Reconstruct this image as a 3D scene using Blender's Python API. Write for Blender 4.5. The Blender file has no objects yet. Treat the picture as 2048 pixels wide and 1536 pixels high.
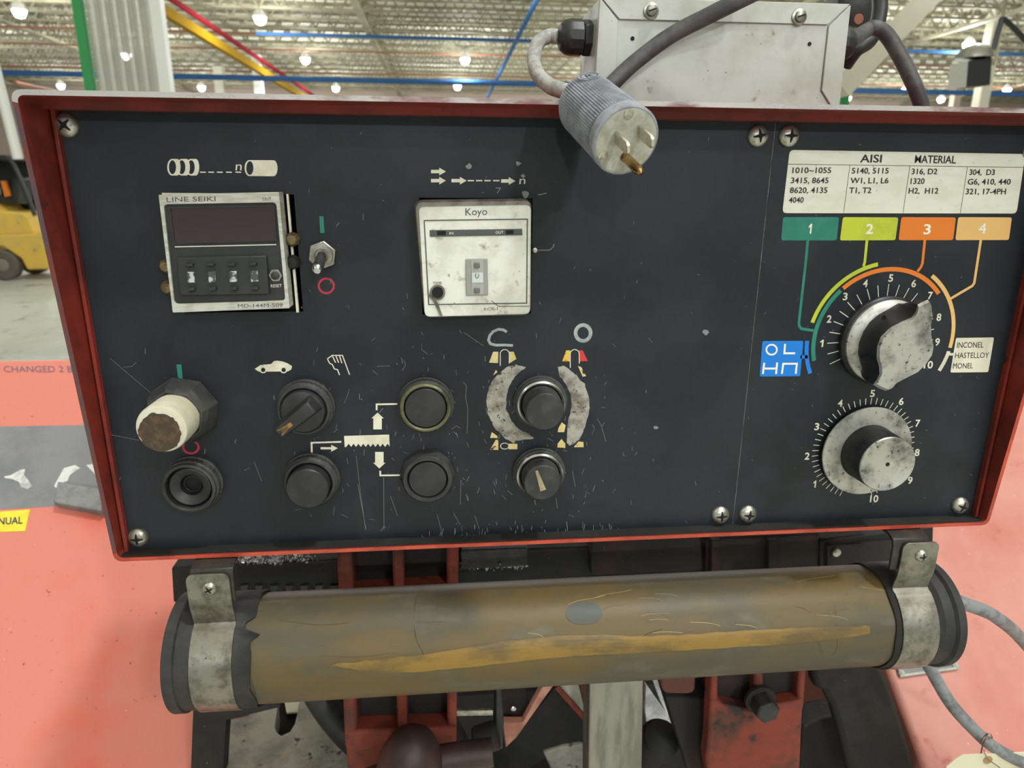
import bpy, bmesh, math, random
from mathutils import Vector, Matrix
R = math.radians
random.seed(7)

# ------------------------------------------------------------------ camera, world, light, exposure
SC = bpy.context.scene
CZ = 1.9                                   # camera height above the hall floor
FPX = 1371.45                              # focal length in pixels of the 2048x1536 frame
MW = Matrix(((0.9954534, -0.0950078, 0.0067835),
             (-0.0200479, -0.2786104, -0.9601950),
             (0.0931160, 0.9556934, -0.2792483)))      # world -> camera (x right, y down, z forward)
CAMP = Vector((0, 0, CZ))
cam_d = bpy.data.cameras.new('camera')
cam = bpy.data.objects.new('camera', cam_d)
SC.collection.objects.link(cam)
rx, ry, rz = MW[0].copy(), -MW[1].copy(), -MW[2].copy()
cam.matrix_world = Matrix(((rx.x, ry.x, rz.x, CAMP.x), (rx.y, ry.y, rz.y, CAMP.y), (rx.z, ry.z, rz.z, CAMP.z), (0, 0, 0, 1)))
cam_d.sensor_fit = 'HORIZONTAL'
cam_d.sensor_width = 36
cam_d.lens = FPX / 2048 * 36
cam_d.clip_start = 0.02
cam_d.clip_end = 300
cam_d.dof.use_dof = True
cam_d.dof.focus_distance = 0.455
cam_d.dof.aperture_fstop = 13
SC.camera = cam

WORLD_STRENGTH = 0.38
KEY_W = 900.0
REAR_FILL_W = 1900.0  # unseen lamp pair added far behind the camera to brighten the panel
OVERHEAD_W = 1000.0
HALL_W = 720.0
NEAR_W = 480.0
BAY_EMIT = 26.0
EXPOSURE = -0.42
w = bpy.data.worlds.new('hall_air')
SC.world = w
w.use_nodes = True
w.node_tree.nodes['Background'].inputs[0].default_value = (0.92, 0.97, 1.0, 1)
w.node_tree.nodes['Background'].inputs[1].default_value = WORLD_STRENGTH
SC.view_settings.view_transform = 'Standard'
SC.view_settings.look = 'None'
SC.view_settings.gamma = 1
SC.view_settings.use_curve_mapping = False
SC.view_settings.exposure = EXPOSURE

# ------------------------------------------------------------------ helpers
def ray(x, y):
    return MW.transposed() @ Vector(((x - 1024) / FPX, (y - 768) / FPX, 1))
def aty(x, y, Y):
    d = ray(x, y); return CAMP + d * (Y / d.y)
def atz(x, y, Z):                            # Z measured from the camera height
    d = ray(x, y); return CAMP + d * (Z / d.z)
def atd(x, y, dist):
    return CAMP + ray(x, y) * dist
def onp(x, y, p0, n):
    d = ray(x, y); return CAMP + d * ((p0 - CAMP).dot(n) / d.dot(n))
PY = 0.4449                                  # the instrument panel's plane
def pan(x, y, h=0.0):
    return aty(x, y, PY - h)
def cr(x0, y0, s):                           # reading frame of a magnified view
    return lambda x, y: (x0 + x / s, y0 + y / s)
SE, KO = cr(300, 290, 4.3875), cr(780, 310, 4.3875)
LA, LB = cr(220, 640, 3.657), cr(680, 640, 3.657)
RA, RB, RC = cr(1440, 230, 3.3684), cr(1480, 640, 3.6056), cr(1500, 520, 7.314)
RD, RK, RN = cr(1748, 520, 6.827), cr(1580, 740, 5.12), cr(1640, 560, 6.4)

def lin(c):
    return tuple(((v / 255) / 12.92 if v / 255 <= 0.04045 else ((v / 255 + 0.055) / 1.055) ** 2.4) for v in c) + (1,)

MATS = {}
def mat(name, c, rough=0.5, metal=0.0, c2=None, vs=10.0, lo=0.42, hi=0.62, stretch=(1, 1, 1), speck=None, bump=0.0, bs=300.0,
        spec=0.5, emit=None, extra=None, coat=0.0):
    """c, c2: sRGB 0-255; speck: list of (colour, noise scale, lo, hi)."""
    m = bpy.data.materials.new(name); m.use_nodes = True
    nt = m.node_tree; b = nt.nodes['Principled BSDF']
    b.inputs['Roughness'].default_value = rough; b.inputs['Metallic'].default_value = metal
    b.inputs['Specular IOR Level'].default_value = spec
    b.inputs['Coat Weight'].default_value = coat
    b.inputs['Base Color'].default_value = lin(c)
    if emit:
        b.inputs['Emission Color'].default_value = lin(emit[0]); b.inputs['Emission Strength'].default_value = emit[1]
    if c2 is None and not speck and not bump:
        MATS[name] = m; return m
    tc = nt.nodes.new('ShaderNodeTexCoord'); mp = nt.nodes.new('ShaderNodeMapping'); mp.inputs['Scale'].default_value = stretch
    nt.links.new(tc.outputs['Object'], mp.inputs[0])
    def noise(scale, detail=5, src=None):
        n = nt.nodes.new('ShaderNodeTexNoise'); n.inputs['Scale'].default_value = scale; n.inputs['Detail'].default_value = detail
        n.inputs['Roughness'].default_value = 0.65
        nt.links.new((src or mp).outputs[0 if src is None else 'Object'], n.inputs['Vector']); return n
    def ramp(src, lo, hi):
        r = nt.nodes.new('ShaderNodeMapRange'); r.interpolation_type = 'SMOOTHSTEP'
        r.inputs[1].default_value = lo; r.inputs[2].default_value = hi
        nt.links.new(src.outputs['Fac' if 'Fac' in src.outputs else 0], r.inputs[0]); return r
    def mix(f, a, bcol):
        x = nt.nodes.new('ShaderNodeMix'); x.data_type = 'RGBA'
        nt.links.new(f.outputs[0], x.inputs[0])
        if a is None: x.inputs[6].default_value = lin(c)
        else: nt.links.new(a.outputs[2], x.inputs[6])
        x.inputs[7].default_value = lin(bcol); return x
    last = None
    if c2 is not None:
        last = mix(ramp(noise(vs), lo, hi), last, c2)
    for s in (speck or []):
        last = mix(ramp(noise(s[1], 3), s[2], s[3]), last, s[0])
    if last: nt.links.new(last.outputs[2], b.inputs['Base Color'])
    if c2 is not None and metal > 0:
        rr = nt.nodes.new('ShaderNodeMapRange'); rr.inputs[1].default_value = 0.3; rr.inputs[2].default_value = 0.7
        rr.inputs[3].default_value = max(0.05, rough - 0.12); rr.inputs[4].default_value = min(1, rough + 0.18)
        nt.links.new(noise(vs * 2).outputs[0], rr.inputs[0]); nt.links.new(rr.outputs[0], b.inputs['Roughness'])
    if bump:
        bn = nt.nodes.new('ShaderNodeBump'); bn.inputs['Strength'].default_value = bump; bn.inputs['Distance'].default_value = 0.001
        nt.links.new(noise(bs, 4, tc).outputs[0], bn.inputs['Height']); nt.links.new(bn.outputs[0], b.inputs['Normal'])
    MATS[name] = m
    return m

class B:
    """collects vertices (world space) and faces for ONE mesh object"""
    def __init__(s): s.v, s.f, s.mi, s.m = [], [], [], 0
    def add(s, vs, fs):
        o = len(s.v); s.v += [Vector(p) for p in vs]; s.f += [[i + o for i in f] for f in fs]; s.mi += [s.m] * len(fs); return s
    def box(s, x0, x1, y0, y1, z0, z1):
        vs = [(x, y, z) for z in (z0, z1) for y in (y0, y1) for x in (x0, x1)]
        return s.add(vs, [[0, 2, 3, 1], [4, 5, 7, 6], [0, 1, 5, 4], [2, 6, 7, 3], [0, 4, 6, 2], [1, 3, 7, 5]])
    def prism(s, front, d):
        """polygon extruded by vector d (front polygon counter-clockwise or not, normals fixed later)"""
        n = len(front); d = Vector(d); vs = [Vector(p) for p in front] + [Vector(p) + d for p in front]
        return s.add(vs, [list(range(n)), list(range(2 * n - 1, n - 1, -1))] + [[i, i + n, (i + 1) % n + n, (i + 1) % n] for i in range(n)])
    def poly(s, pts): return s.add(pts, [list(range(len(pts)))])
    def loft(s, loops, cap0=True, cap1=True):
        n = len(loops[0]); vs = [p for l in loops for p in l]; fs = []
        for k in range(len(loops) - 1):
            for i in range(n):
                j = (i + 1) % n; fs.append([k * n + i, k * n + j, (k + 1) * n + j, (k + 1) * n + i])
        if cap0: fs.append(list(range(n - 1, -1, -1)))
        if cap1: fs.append([(len(loops) - 1) * n + i for i in range(n)])
        return s.add(vs, fs)
    def lathe(s, o, ax, prof, n=40, knurl=None, cap0=True, cap1=True, ph=0.0):
        """prof: list of (radius, height along ax); knurl: {profile index: amplitude}"""
        o, ax = Vector(o), Vector(ax).normalized()
        t = ax.orthogonal().normalized() if abs(ax.y) < 0.99 else Vector((1, 0, 0)); u = ax.cross(t)
        loops = []
        for k, (r, h) in enumerate(prof):
            a = (knurl or {}).get(k, 0)
            loops.append([o + ax * h + (t * math.cos(2 * math.pi * i / n + ph) + u * math.sin(2 * math.pi * i / n + ph)) * max(1e-6, r * (1 + (a if i % 2 else -a))) for i in range(n)])
        return s.loft(loops, cap0, cap1)
    def tube(s, pts, r, n=12, smooth=True, cap=True):
        pts = [Vector(p) for p in pts]
        if smooth and len(pts) > 2: pts = spline(pts)
        rs = r if isinstance(r, (list, tuple)) else None
        up = None; loops = []
        for i, p in enumerate(pts):
            t = (pts[min(i + 1, len(pts) - 1)] - pts[max(i - 1, 0)]).normalized()
            if up is None: up = t.orthogonal().normalized()
            up = (up - t * up.dot(t)).normalized(); w_ = t.cross(up)
            rr = r if rs is None else rs[0] + (rs[1] - rs[0]) * i / (len(pts) - 1)
            loops.append([p + (up * math.cos(2 * math.pi * k / n) + w_ * math.sin(2 * math.pi * k / n)) * rr for k in range(n)])
        return s.loft(loops, cap, cap)
    def bar(s, p0, p1, w_, d_, up=(0, 0, 1)):
        p0, p1 = Vector(p0), Vector(p1); t = (p1 - p0).normalized(); up = Vector(up)
        if abs(t.dot(up)) > 0.98: up = Vector((0, 1, 0))
        a = t.cross(up).normalized(); b = a.cross(t)
        q = [(-1, -1), (1, -1), (1, 1), (-1, 1)]
        return s.loft([[p + a * (i * w_ / 2) + b * (j * d_ / 2) for i, j in q] for p in (p0, p1)])
    def stroke(s, pts, width, n=(0, -1, 0), closed=False):
        pts = [Vector(p) for p in pts]; n = Vector(n).normalized(); N = len(pts); L, Rr = [], []
        for i, p in enumerate(pts):
            a = pts[i] - pts[i - 1] if (i > 0 or closed) else pts[1] - pts[0]
            b = pts[(i + 1) % N] - pts[i] if (i < N - 1 or closed) else a
            a, b = a.normalized(), b.normalized(); t = (a + b)
            t = t.normalized() if t.length > 1e-6 else a
            o = t.cross(n); o = o.normalized() * (width / 2 / max(0.5, t.dot(a)))
            L.append(p + o); Rr.append(p - o)
        fs = [[i, (i + 1) % N, N + (i + 1) % N, N + i] for i in range(N if closed else N - 1)]
        return s.add(L + Rr, fs)

def spline(p, k=7):
    out = []
    for i in range(len(p) - 1):
        a, b, c, d = p[max(i - 1, 0)], p[i], p[i + 1], p[min(i + 2, len(p) - 1)]
        for j in range(k):
            t = j / k
            out.append(0.5 * ((2 * b) + (c - a) * t + (2 * a - 5 * b + 4 * c - d) * t * t + (-a + 3 * b - 3 * c + d) * t ** 3))
    return out + [p[-1]]

ORG = {}
def thing(name, label, cat, loc, group=None):
    o = bpy.data.objects.new(name, None); SC.collection.objects.link(o)
    o.empty_display_size = 0.01
    o.location = Vector(loc); ORG[o.name] = Vector(loc); o['label'] = label; o['category'] = cat
    if group: o['group'] = group
    return o
def tag(o, label, cat, group=None):
    o['label'] = label; o['category'] = cat
    if group: o['group'] = group
    return o
def obj(name, b, m, parent=None, origin=None, bev=0.0, smooth=True, label=None, kind=None, seg=2, flat=False, ang=35):
    me = bpy.data.meshes.new(name)
    po = ORG[parent.name] if parent else Vector((0, 0, 0))
    if origin is None:
        origin = po if parent else Vector((sum(v.x for v in b.v) / len(b.v), sum(v.y for v in b.v) / len(b.v), min(v.z for v in b.v)))
    origin = Vector(origin)
    me.from_pydata([tuple(v - origin) for v in b.v], [], b.f)
    for mm in (m if isinstance(m, (list, tuple)) else [m]): me.materials.append(mm)
    if isinstance(m, (list, tuple)): me.polygons.foreach_set('material_index', b.mi)
    bm = bmesh.new(); bm.from_mesh(me)
    if flat:
        bmesh.ops.triangulate(bm, faces=[f for f in bm.faces if len(f.verts) > 4])
    else:
        bmesh.ops.recalc_face_normals(bm, faces=bm.faces)
    bm.to_mesh(me); bm.free()
    if smooth and not flat:
        me.shade_smooth(); me.set_sharp_from_angle(angle=R(ang))
    o = bpy.data.objects.new(name, me); SC.collection.objects.link(o)
    o.location = origin - po; ORG[o.name] = origin
    if parent: o.parent = parent
    if bev:
        md = o.modifiers.new('bevel', 'BEVEL'); md.width = bev; md.segments = seg; md.limit_method = 'ANGLE'; md.angle_limit = R(40)
        md.harden_normals = False
    if label: o['label'] = label
    if kind: o['kind'] = kind
    return o
def dup(o, loc, parent=None, rot=None):
    c = o.copy(); SC.collection.objects.link(c)
    po = ORG[parent.name] if parent else Vector((0, 0, 0))
    c.parent = parent; c.location = Vector(loc) - po; ORG[c.name] = Vector(loc)
    if rot is not None: c.rotation_euler = rot
    for ch in list(o.children):
        d = ch.copy(); SC.collection.objects.link(d); d.parent = c; ORG[d.name] = Vector(loc)
    return c

_fc = {}
ONE = ([Vector((x * 0.5, y * 0.72, 0)) for x, y in ((0.45, 1), (0.8, 1), (0.8, 0), (0.42, 0), (0.42, 0.70), (0.0, 0.56), (0.0, 0.76), (0.25, 0.86))], [list(range(8))])
def text_mesh(s, bold=0.0):
    cu = bpy.data.curves.new('t', 'FONT'); cu.body = s; cu.resolution_u = 3; cu.offset = bold
    o = bpy.data.objects.new('t', cu); me = bpy.data.meshes.new_from_object(o)
    vs = [v.co.copy() for v in me.vertices]; fs = [list(p.vertices) for p in me.polygons]
    bpy.data.objects.remove(o); bpy.data.curves.remove(cu); bpy.data.meshes.remove(me)
    return vs, fs
def text(b, s, bl, br, tl, grow=0.0):
    """lettering s laid so that its baseline runs bl->br and capitals reach tl"""
    if 'cap' not in _fc: _fc['cap'] = max(v.y for v in text_mesh('H')[0])
    vs, fs = (ONE if s == '1' else text_mesh(s, grow)); x0 = min(v.x for v in vs); x1 = max(v.x for v in vs); cap = _fc['cap']
    bl, br, tl = Vector(bl), Vector(br), Vector(tl)
    b.add([bl + (br - bl) * ((v.x - x0) / (x1 - x0)) + (tl - bl) * (v.y / cap) for v in vs], fs)
def px_text(b, s, fr, x0, x1, yb, yt, P, lean=0.10, yb2=None, grow=0.0):
    yb2 = yb if yb2 is None else yb2; k = (yb - yt) * lean
    text(b, s, P(*fr(x0, yb)), P(*fr(x1, yb2)), P(*fr(x0 + k, yt)), grow)
def rrect(c4, r, n=4):
    """quad with rounded corners"""
    out = []
    c4 = [Vector(c) for c in c4]
    for i in range(4):
        p, a, b = c4[i], c4[i - 1], c4[(i + 1) % 4]
        da, db = (a - p).normalized() * r, (b - p).normalized() * r
        for k in range(n + 1):
            t = k / n; out.append(p + da * (1 - t) ** 2 + db * t ** 2)
    return out

# ------------------------------------------------------------------ materials
m_panel = mat('panel_black_paint', (26, 30, 37), 0.42, c2=(35, 39, 46), vs=14, speck=[((120, 125, 125), 260, 0.735, 0.78), ((20, 22, 25), 9, 0.6, 0.75)], bump=0.05, bs=500, spec=0.35)
m_red = mat('machine_red_paint', (132, 47, 36), 0.45, c2=(104, 38, 32), vs=22, speck=[((48, 36, 34), 40, 0.66, 0.76)], bump=0.06, bs=260)
m_wedge = mat('highlit_rubbed_edge', (206, 200, 198), 0.3, 0.5, c2=(140, 100, 100), vs=40, lo=0.5, hi=0.66, stretch=(0.3, 1, 1))  # rubbed top rim, its white highlight painted into the colour
m_pedge = mat('dull_purple_edge', (84, 66, 72), 0.4, c2=(110, 52, 46), vs=30)
m_rim = mat('worn_red_edge', (196, 78, 56), 0.4, c2=(166, 60, 44), vs=30, speck=[((120, 118, 112), 45, 0.66, 0.72)])
m_grime = mat('black_grime', (24, 23, 23), 0.75, c2=(34, 32, 31), vs=40, speck=[((150, 150, 145), 330, 0.72, 0.76)], bump=0.3, bs=300)
m_black = mat('black_plastic', (34, 34, 36), 0.45, c2=(46, 46, 47), vs=60, bump=0.04, bs=900)
m_blackd = mat('black_dusty', (44, 44, 45), 0.6, c2=(62, 61, 58), vs=70, bump=0.05, bs=900)
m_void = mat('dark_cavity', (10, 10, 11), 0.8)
m_steel = mat('worn_steel', (178, 176, 166), 0.34, 1.0, c2=(120, 116, 108), vs=60, lo=0.4, hi=0.68, bump=0.04, bs=700)
m_screw = mat('dulled_screw_steel', (196, 194, 182), 0.38, 0.9, c2=(140, 136, 124), vs=160)
m_chrome = mat('scuffed_chrome', (205, 205, 206), 0.22, 1.0)
m_alu = mat('dirty_cast_aluminium', (190, 189, 182), 0.42, 0.75, c2=(96, 94, 90), vs=42, lo=0.4, hi=0.72, speck=[((66, 64, 60), 330, 0.62, 0.7)])
m_knobside = mat('dark_anodised', (60, 59, 62), 0.4, 0.5, c2=(40, 40, 42), vs=40)
m_cream = mat('cream_print', (228, 223, 204), 0.55, c2=(212, 206, 186), vs=60)
m_white = mat('white_print', (236, 234, 222), 0.55)
m_plate = mat('label_plate', (228, 227, 214), 0.42, c2=(220, 218, 203), vs=30, stretch=(1, 1, 3), speck=[((120, 115, 100), 190, 0.7, 0.78)])
m_ink = mat('black_ink', (30, 30, 32), 0.6)
m_teal = mat('teal_print', (24, 120, 100), 0.5, c2=(38, 128, 110), vs=40)
m_lime = mat('lime_print', (194, 205, 52), 0.5, c2=(178, 190, 50), vs=40)
m_orange = mat('orange_print', (226, 122, 30), 0.5)
m_tan = mat('tan_print', (228, 182, 112), 0.5)
m_blue = mat('blue_print', (0, 120, 215), 0.5)
m_redp = mat('red_print', (176, 40, 62), 0.5)
m_redy = mat('faded_red_yellow_print', (205, 60, 40), 0.5, c2=(222, 190, 80), vs=70, lo=0.5, hi=0.6)
m_yel = mat('yellowed_print', (214, 190, 120), 0.55, c2=(224, 208, 160), vs=120, speck=[((40, 34, 26), 160, 0.62, 0.68)])
m_bare = mat('scraped_bare_metal', (176, 172, 164), 0.55, 0.3, c2=(120, 112, 104), vs=80, lo=0.4, hi=0.66, speck=[((70, 62, 54), 300, 0.6, 0.68)])
m_chalk = mat('paint_marker', (168, 178, 176), 0.7, c2=(140, 150, 148), vs=120)
m_wbtn = mat('yellowed_white_plastic', (210, 205, 188), 0.4, c2=(196, 188, 162), vs=30, spec=0.4)
m_burn = mat('scorched_plastic', (66, 53, 40), 0.75, c2=(98, 76, 50), vs=130, lo=0.46, hi=0.66)
m_amber = mat('amber_insert', (150, 106, 56), 0.4, c2=(70, 56, 40), vs=170)
m_seikif = mat('brushed_silver_frame', (196, 196, 190), 0.5, 0.15, c2=(176, 172, 158), vs=50, stretch=(1, 1, 6), speck=[((70, 66, 58), 160, 0.7, 0.78)])
m_face = mat('black_face', (36, 38, 40), 0.5, c2=(44, 45, 46), vs=50)
m_lcd = mat('dark_red_window', (58, 38, 42), 0.16, spec=0.6, coat=0.5)
m_digit = mat('worn_digit_window', (70, 72, 74), 0.5, c2=(190, 192, 194), vs=220, lo=0.5, hi=0.56)
m_koyo = mat('soiled_white_label', (226, 226, 216), 0.5, c2=(206, 206, 194), vs=40, speck=[((150, 144, 122), 70, 0.58, 0.74), ((110, 106, 90), 120, 0.66, 0.76), ((60, 58, 50), 420, 0.72, 0.76)])
m_koyob = mat('grey_brown_bezel', (120, 114, 104), 0.42, c2=(84, 78, 70), vs=70)
m_grey = mat('grey_switch', (150, 150, 144), 0.5)
m_dgrey = mat('grey_band', (74, 76, 76), 0.5)
m_jbox = mat('scuffed_aluminium_sheet', (184, 186, 180), 0.5, 0.2, c2=(172, 173, 164), vs=16, speck=[((120, 112, 84), 60, 0.64, 0.78), ((70, 66, 54), 420, 0.70, 0.75)], bump=0.03, bs=200)
m_cord = mat('dusty_grey_cord', (172, 170, 164), 0.85, c2=(142, 140, 138), vs=120, bump=0.4, bs=400)
m_cable = mat('dark_grey_cable', (66, 65, 68), 0.5, c2=(88, 86, 86), vs=60, spec=0.4)
m_gcable = mat('grey_cable', (134, 136, 138), 0.55, c2=(104, 105, 108), vs=80)
m_plug = mat('dusty_grey_rubber', (150, 154, 162), 0.8, c2=(124, 127, 136), vs=110, bump=0.25, bs=900)
m_pface = mat('plug_face_grey', (182, 182, 170), 0.6, c2=(160, 158, 144), vs=130)
m_brass = mat('tarnished_brass', (190, 160, 110), 0.28, 1.0, c2=(120, 90, 50), vs=90)
m_nickel = mat('bright_blade', (210, 204, 188), 0.25, 1.0)
m_tube = mat('yellowed_tube', (98, 82, 48), 0.46, c2=(80, 74, 60), vs=16, lo=0.4, hi=0.62, stretch=(0.5, 1, 1), speck=[((98, 92, 78), 30, 0.56, 0.72), ((60, 54, 38), 260, 0.7, 0.76)], bump=0.03, bs=180, spec=0.35)
m_spot = mat('grey_green_spot', (66, 68, 58), 0.5)
m_band = mat('galvanised_band', (146, 143, 133), 0.36, 0.85, c2=(100, 95, 86), vs=70, lo=0.4, hi=0.7, speck=[((60, 56, 48), 300, 0.66, 0.72)], bump=0.04, bs=600)
m_rubber = mat('cracked_black_rubber', (34, 33, 33), 0.65, c2=(48, 46, 45), vs=60, bump=0.15, bs=300)
m_brkt = mat('black_bracket', (40, 36, 33), 0.45, c2=(58, 52, 44), vs=50)
m_cover = mat('sun_faded_red_cover', (208, 122, 108), 0.5, c2=(214, 86, 62), vs=3.2, lo=0.44, hi=0.68, speck=[((150, 58, 52), 120, 0.68, 0.74), ((238, 205, 195), 180, 0.735, 0.76)], bump=0.05, bs=60)
m_band_grey = mat('grey_stripe_paint', (126, 126, 128), 0.6, c2=(112, 113, 116), vs=12)
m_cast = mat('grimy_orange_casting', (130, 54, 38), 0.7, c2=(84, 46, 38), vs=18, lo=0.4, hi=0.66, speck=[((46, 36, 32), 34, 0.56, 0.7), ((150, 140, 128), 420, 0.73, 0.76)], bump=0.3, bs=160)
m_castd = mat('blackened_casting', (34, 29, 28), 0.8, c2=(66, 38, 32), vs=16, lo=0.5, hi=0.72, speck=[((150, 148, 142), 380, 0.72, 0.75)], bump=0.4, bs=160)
m_iron = mat('mottled_cast_iron', (160, 155, 146), 0.6, 0.1, c2=(128, 124, 118), vs=26, lo=0.38, hi=0.66, speck=[((62, 58, 56), 46, 0.6, 0.7), ((176, 148, 112), 20, 0.62, 0.72)], bump=0.3, bs=120)
m_barst = mat('milled_bar_steel', (152, 150, 140), 0.45, 0.55, c2=(128, 126, 116), vs=60, stretch=(1, 1, 0.15))
m_brown = mat('brown_knob', (64, 44, 42), 0.5, c2=(50, 36, 34), vs=30)
m_chip = mat('metal_chips', (232, 232, 232), 0.35, 0.2, c2=(110, 110, 110), vs=200, lo=0.45, hi=0.55)
m_dbrass = mat('dull_clip_brass', (124, 108, 72), 0.55, 0.4, c2=(80, 70, 50), vs=200)
m_gold = mat('gold_streak', (134, 104, 42), 0.4, c2=(92, 76, 44), vs=30, lo=0.42, hi=0.62, stretch=(0.35, 1, 1))  # patchy golden strip laid on the tube's lower front
m_soot = mat('soot_smudge', (58, 56, 58), 0.6, c2=(84, 78, 68), vs=120)
m_pink = mat('pale_red_flange', (206, 150, 132), 0.6, c2=(176, 118, 102), vs=30)
m_block = mat('dark_grey_foam', (132, 132, 132), 0.9, c2=(116, 116, 116), vs=60, bump=0.4, bs=300)
m_paper = mat('paper', (226, 222, 206), 0.8)
m_torn = mat('torn_paper_residue', (208, 208, 204), 0.85, c2=(168, 168, 166), vs=60)
m_sticker = mat('yellow_sticker', (232, 214, 60), 0.55, c2=(220, 200, 60), vs=40)
m_conc = mat('polished_concrete', (206, 206, 192), 0.55, c2=(190, 192, 180), vs=0.5, speck=[((140, 142, 134), 2.2, 0.56, 0.72)])
m_wall = mat('far_wall', (176, 160, 146), 0.8, c2=(164, 150, 138), vs=0.2)
m_deck = mat('ceiling_deck', (230, 228, 214), 0.8, c2=(218, 215, 198), vs=0.25)
m_truss = mat('ceiling_steel', (150, 144, 118), 0.6, c2=(116, 110, 88), vs=0.5)
m_bluep = mat('blue_pipe_paint', (52, 88, 132), 0.9, spec=0.05)
m_redpipe = mat('red_pipe_paint', (130, 32, 40), 0.9, spec=0.05)
m_rust = mat('rust_red_sprinkler_paint', (140, 84, 62), 0.6)
m_yellow = mat('yellow_beam_paint', (150, 116, 20), 0.9, spec=0.05)
m_green = mat('green_post_paint', (52, 150, 84), 0.5)
m_wpost = mat('white_post_paint', (236, 236, 230), 0.4)
m_colb = mat('beige_column_paint', (196, 192, 172), 0.5)
m_ftruck = mat('forklift_yellow', (240, 198, 84), 0.45, c2=(226, 192, 104), vs=3, speck=[((170, 140, 80), 6, 0.6, 0.75)])
m_tyre = mat('dusty_tyre', (104, 98, 90), 0.8)
m_hub = mat('dusty_hub', (140, 134, 122), 0.7)
m_bay = mat('lamp_glass', (255, 255, 255), 0.5, emit=((255, 252, 244), BAY_EMIT))
m_strip = bpy.data.materials.new('clear_strip_plastic'); m_strip.use_nodes = True
_b = m_strip.node_tree.nodes['Principled BSDF']
_b.inputs['Base Color'].default_value = lin((206, 204, 194)); _b.inputs['Roughness'].default_value = 0.25; _b.inputs['Alpha'].default_value = 0.6

# ------------------------------------------------------------------ the hall
def struct(name, b, m, parent=None, **k): return obj(name, b, m, parent, kind=None if parent else 'structure', **k)
HF = CZ - 1.9
ZC = CZ + 7.4
struct('floor', B().box(-70, 70, -24, 62, HF - 0.2, HF), m_conc, smooth=False)
struct('wall_back', B().box(-70, 70, 58, 58.3, HF, ZC), m_wall, smooth=False)
ceil = B()
ceil.box(-70, 70, -20, 58, ZC, ZC + 0.2)
for k in range(110):
    y = 5 + k * 0.48
    ceil.box(-70, 70, y, y + 0.14, ZC - 0.05, ZC)
ceil = struct('ceiling', ceil, m_deck, smooth=False)
# open-web joists running across the view: one mesh, copied along the hall
jb = B(); zt, zb = ZC - 0.08, ZC - 0.72
jb.box(-52, 52, 0.0, 0.11, zt - 0.09, zt); jb.box(-52, 52, 0.0, 0.11, zb, zb + 0.09)
for k in range(130):
    x = -52 + k * 0.8
    jb.bar((x, 0.05, zb + 0.05), (x + 0.4, 0.05, zt - 0.05), 0.06, 0.05, up=(0, 1, 0)); jb.bar((x + 0.4, 0.05, zt - 0.05), (x + 0.8, 0.05, zb + 0.05), 0.06, 0.05, up=(0, 1, 0))
j0 = struct('joist', jb, m_truss, ceil, origin=(0, 0, ZC), smooth=False)
ys = [12 + 1.75 * k for k in range(26)]
j0.location.y = ys[0] - ORG[ceil.name].y; j0.location.x = 0 - ORG[ceil.name].x; j0.location.z = ZC - ORG[ceil.name].z
for y in ys[1:]: dup(j0, (0, y, ZC), ceil)
# girders running away from the view
gb = B(); gb.box(-0.12, 0.12, 0, 52, ZC - 0.95, ZC - 0.83); gb.box(-0.12, 0.12, 0, 52, ZC - 0.1, ZC)
for k in range(32):
    y = k * 1.6
    gb.bar((0, y, ZC - 0.9), (0, y + 0.8, ZC - 0.05), 0.07, 0.07, up=(1, 0, 0)); gb.bar((0, y + 0.8, ZC - 0.05), (0, y + 1.6, ZC - 0.9), 0.07, 0.07, up=(1, 0, 0))
g0 = struct('girder', gb, m_truss, ceil, origin=(0, 0, ZC), smooth=False)
gx = [-30, -18.5, -3.2, 13.5, 22, 38]
g0.location = Vector((gx[0], 6, ZC)) - ORG[ceil.name]
for x in gx[1:]: dup(g0, (x, 6, ZC), ceil)

# high-bay lamps hung in rows, each with its own light
def bay(p, pw, label, group='high bay lamps under the ceiling'):
    t = thing('high_bay_lamp', label, 'ceiling lamp', p, group)
    obj('lamp_shade', B().lathe(p, (0, 0, 1), [(0.25, 0.0), (0.25, 0.04), (0.17, 0.2), (0.07, 0.3)], 14, cap0=False), m_wpost, t)
    obj('lamp_lens', B().lathe(p, (0, 0, 1), [(0.04, -0.26), (0.15, -0.22), (0.22, -0.08), (0.23, 0.02)], 14), m_bay, t)
    obj('hanger', B().tube([Vector(p) + Vector((0, 0, 0.3)), (p[0], p[1], ZC + 0.02)], 0.012, 5), m_truss, t)
    ld = bpy.data.lights.new('bay_light', 'POINT'); ld.energy = pw; ld.shadow_soft_size = 0.2; ld.color = (0.955, 0.985, 1.0)
    lo_ = bpy.data.objects.new('bay_light', ld); SC.collection.objects.link(lo_); lo_.parent = t; lo_.location = (0, 0, -0.56)
G_ = 'glowing high bay lamp '
for x, y, w_ in ((-15.6, 30, 'in the top left corner of the picture'), (-6.9, 30, 'high between yellow rail and blue air pipe'), (-15.6, 39, 'seen through the clear strip curtain'), (-6.9, 39, 'just right of the red pipe, mid height'), (1.2, 38, 'between the blue pipe and the plug cord, upper of two'),
               (-25, 51.5, 'above the far left panel corner, left of the green post'), (-15.9, 51, 'low between white post and bright column'), (-7.0, 50, 'low under the blue pipe, right of the red pipe'), (1.0, 48, 'low left of the plug cord, lower of two'),
               (29.7, 45, 'low right of the arching cable'), (28.7, 50, 'beside the junction box right edge, over the green post'), (35.5, 49.6, 'lowest of all, right of the arching cable'), (36.1, 44.3, 'low at the right picture edge'), (23.2, 31.2, 'just above the dark lamp box')):
    bay((x, y, CZ + 6.1), HALL_W, G_ + w_)
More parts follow.
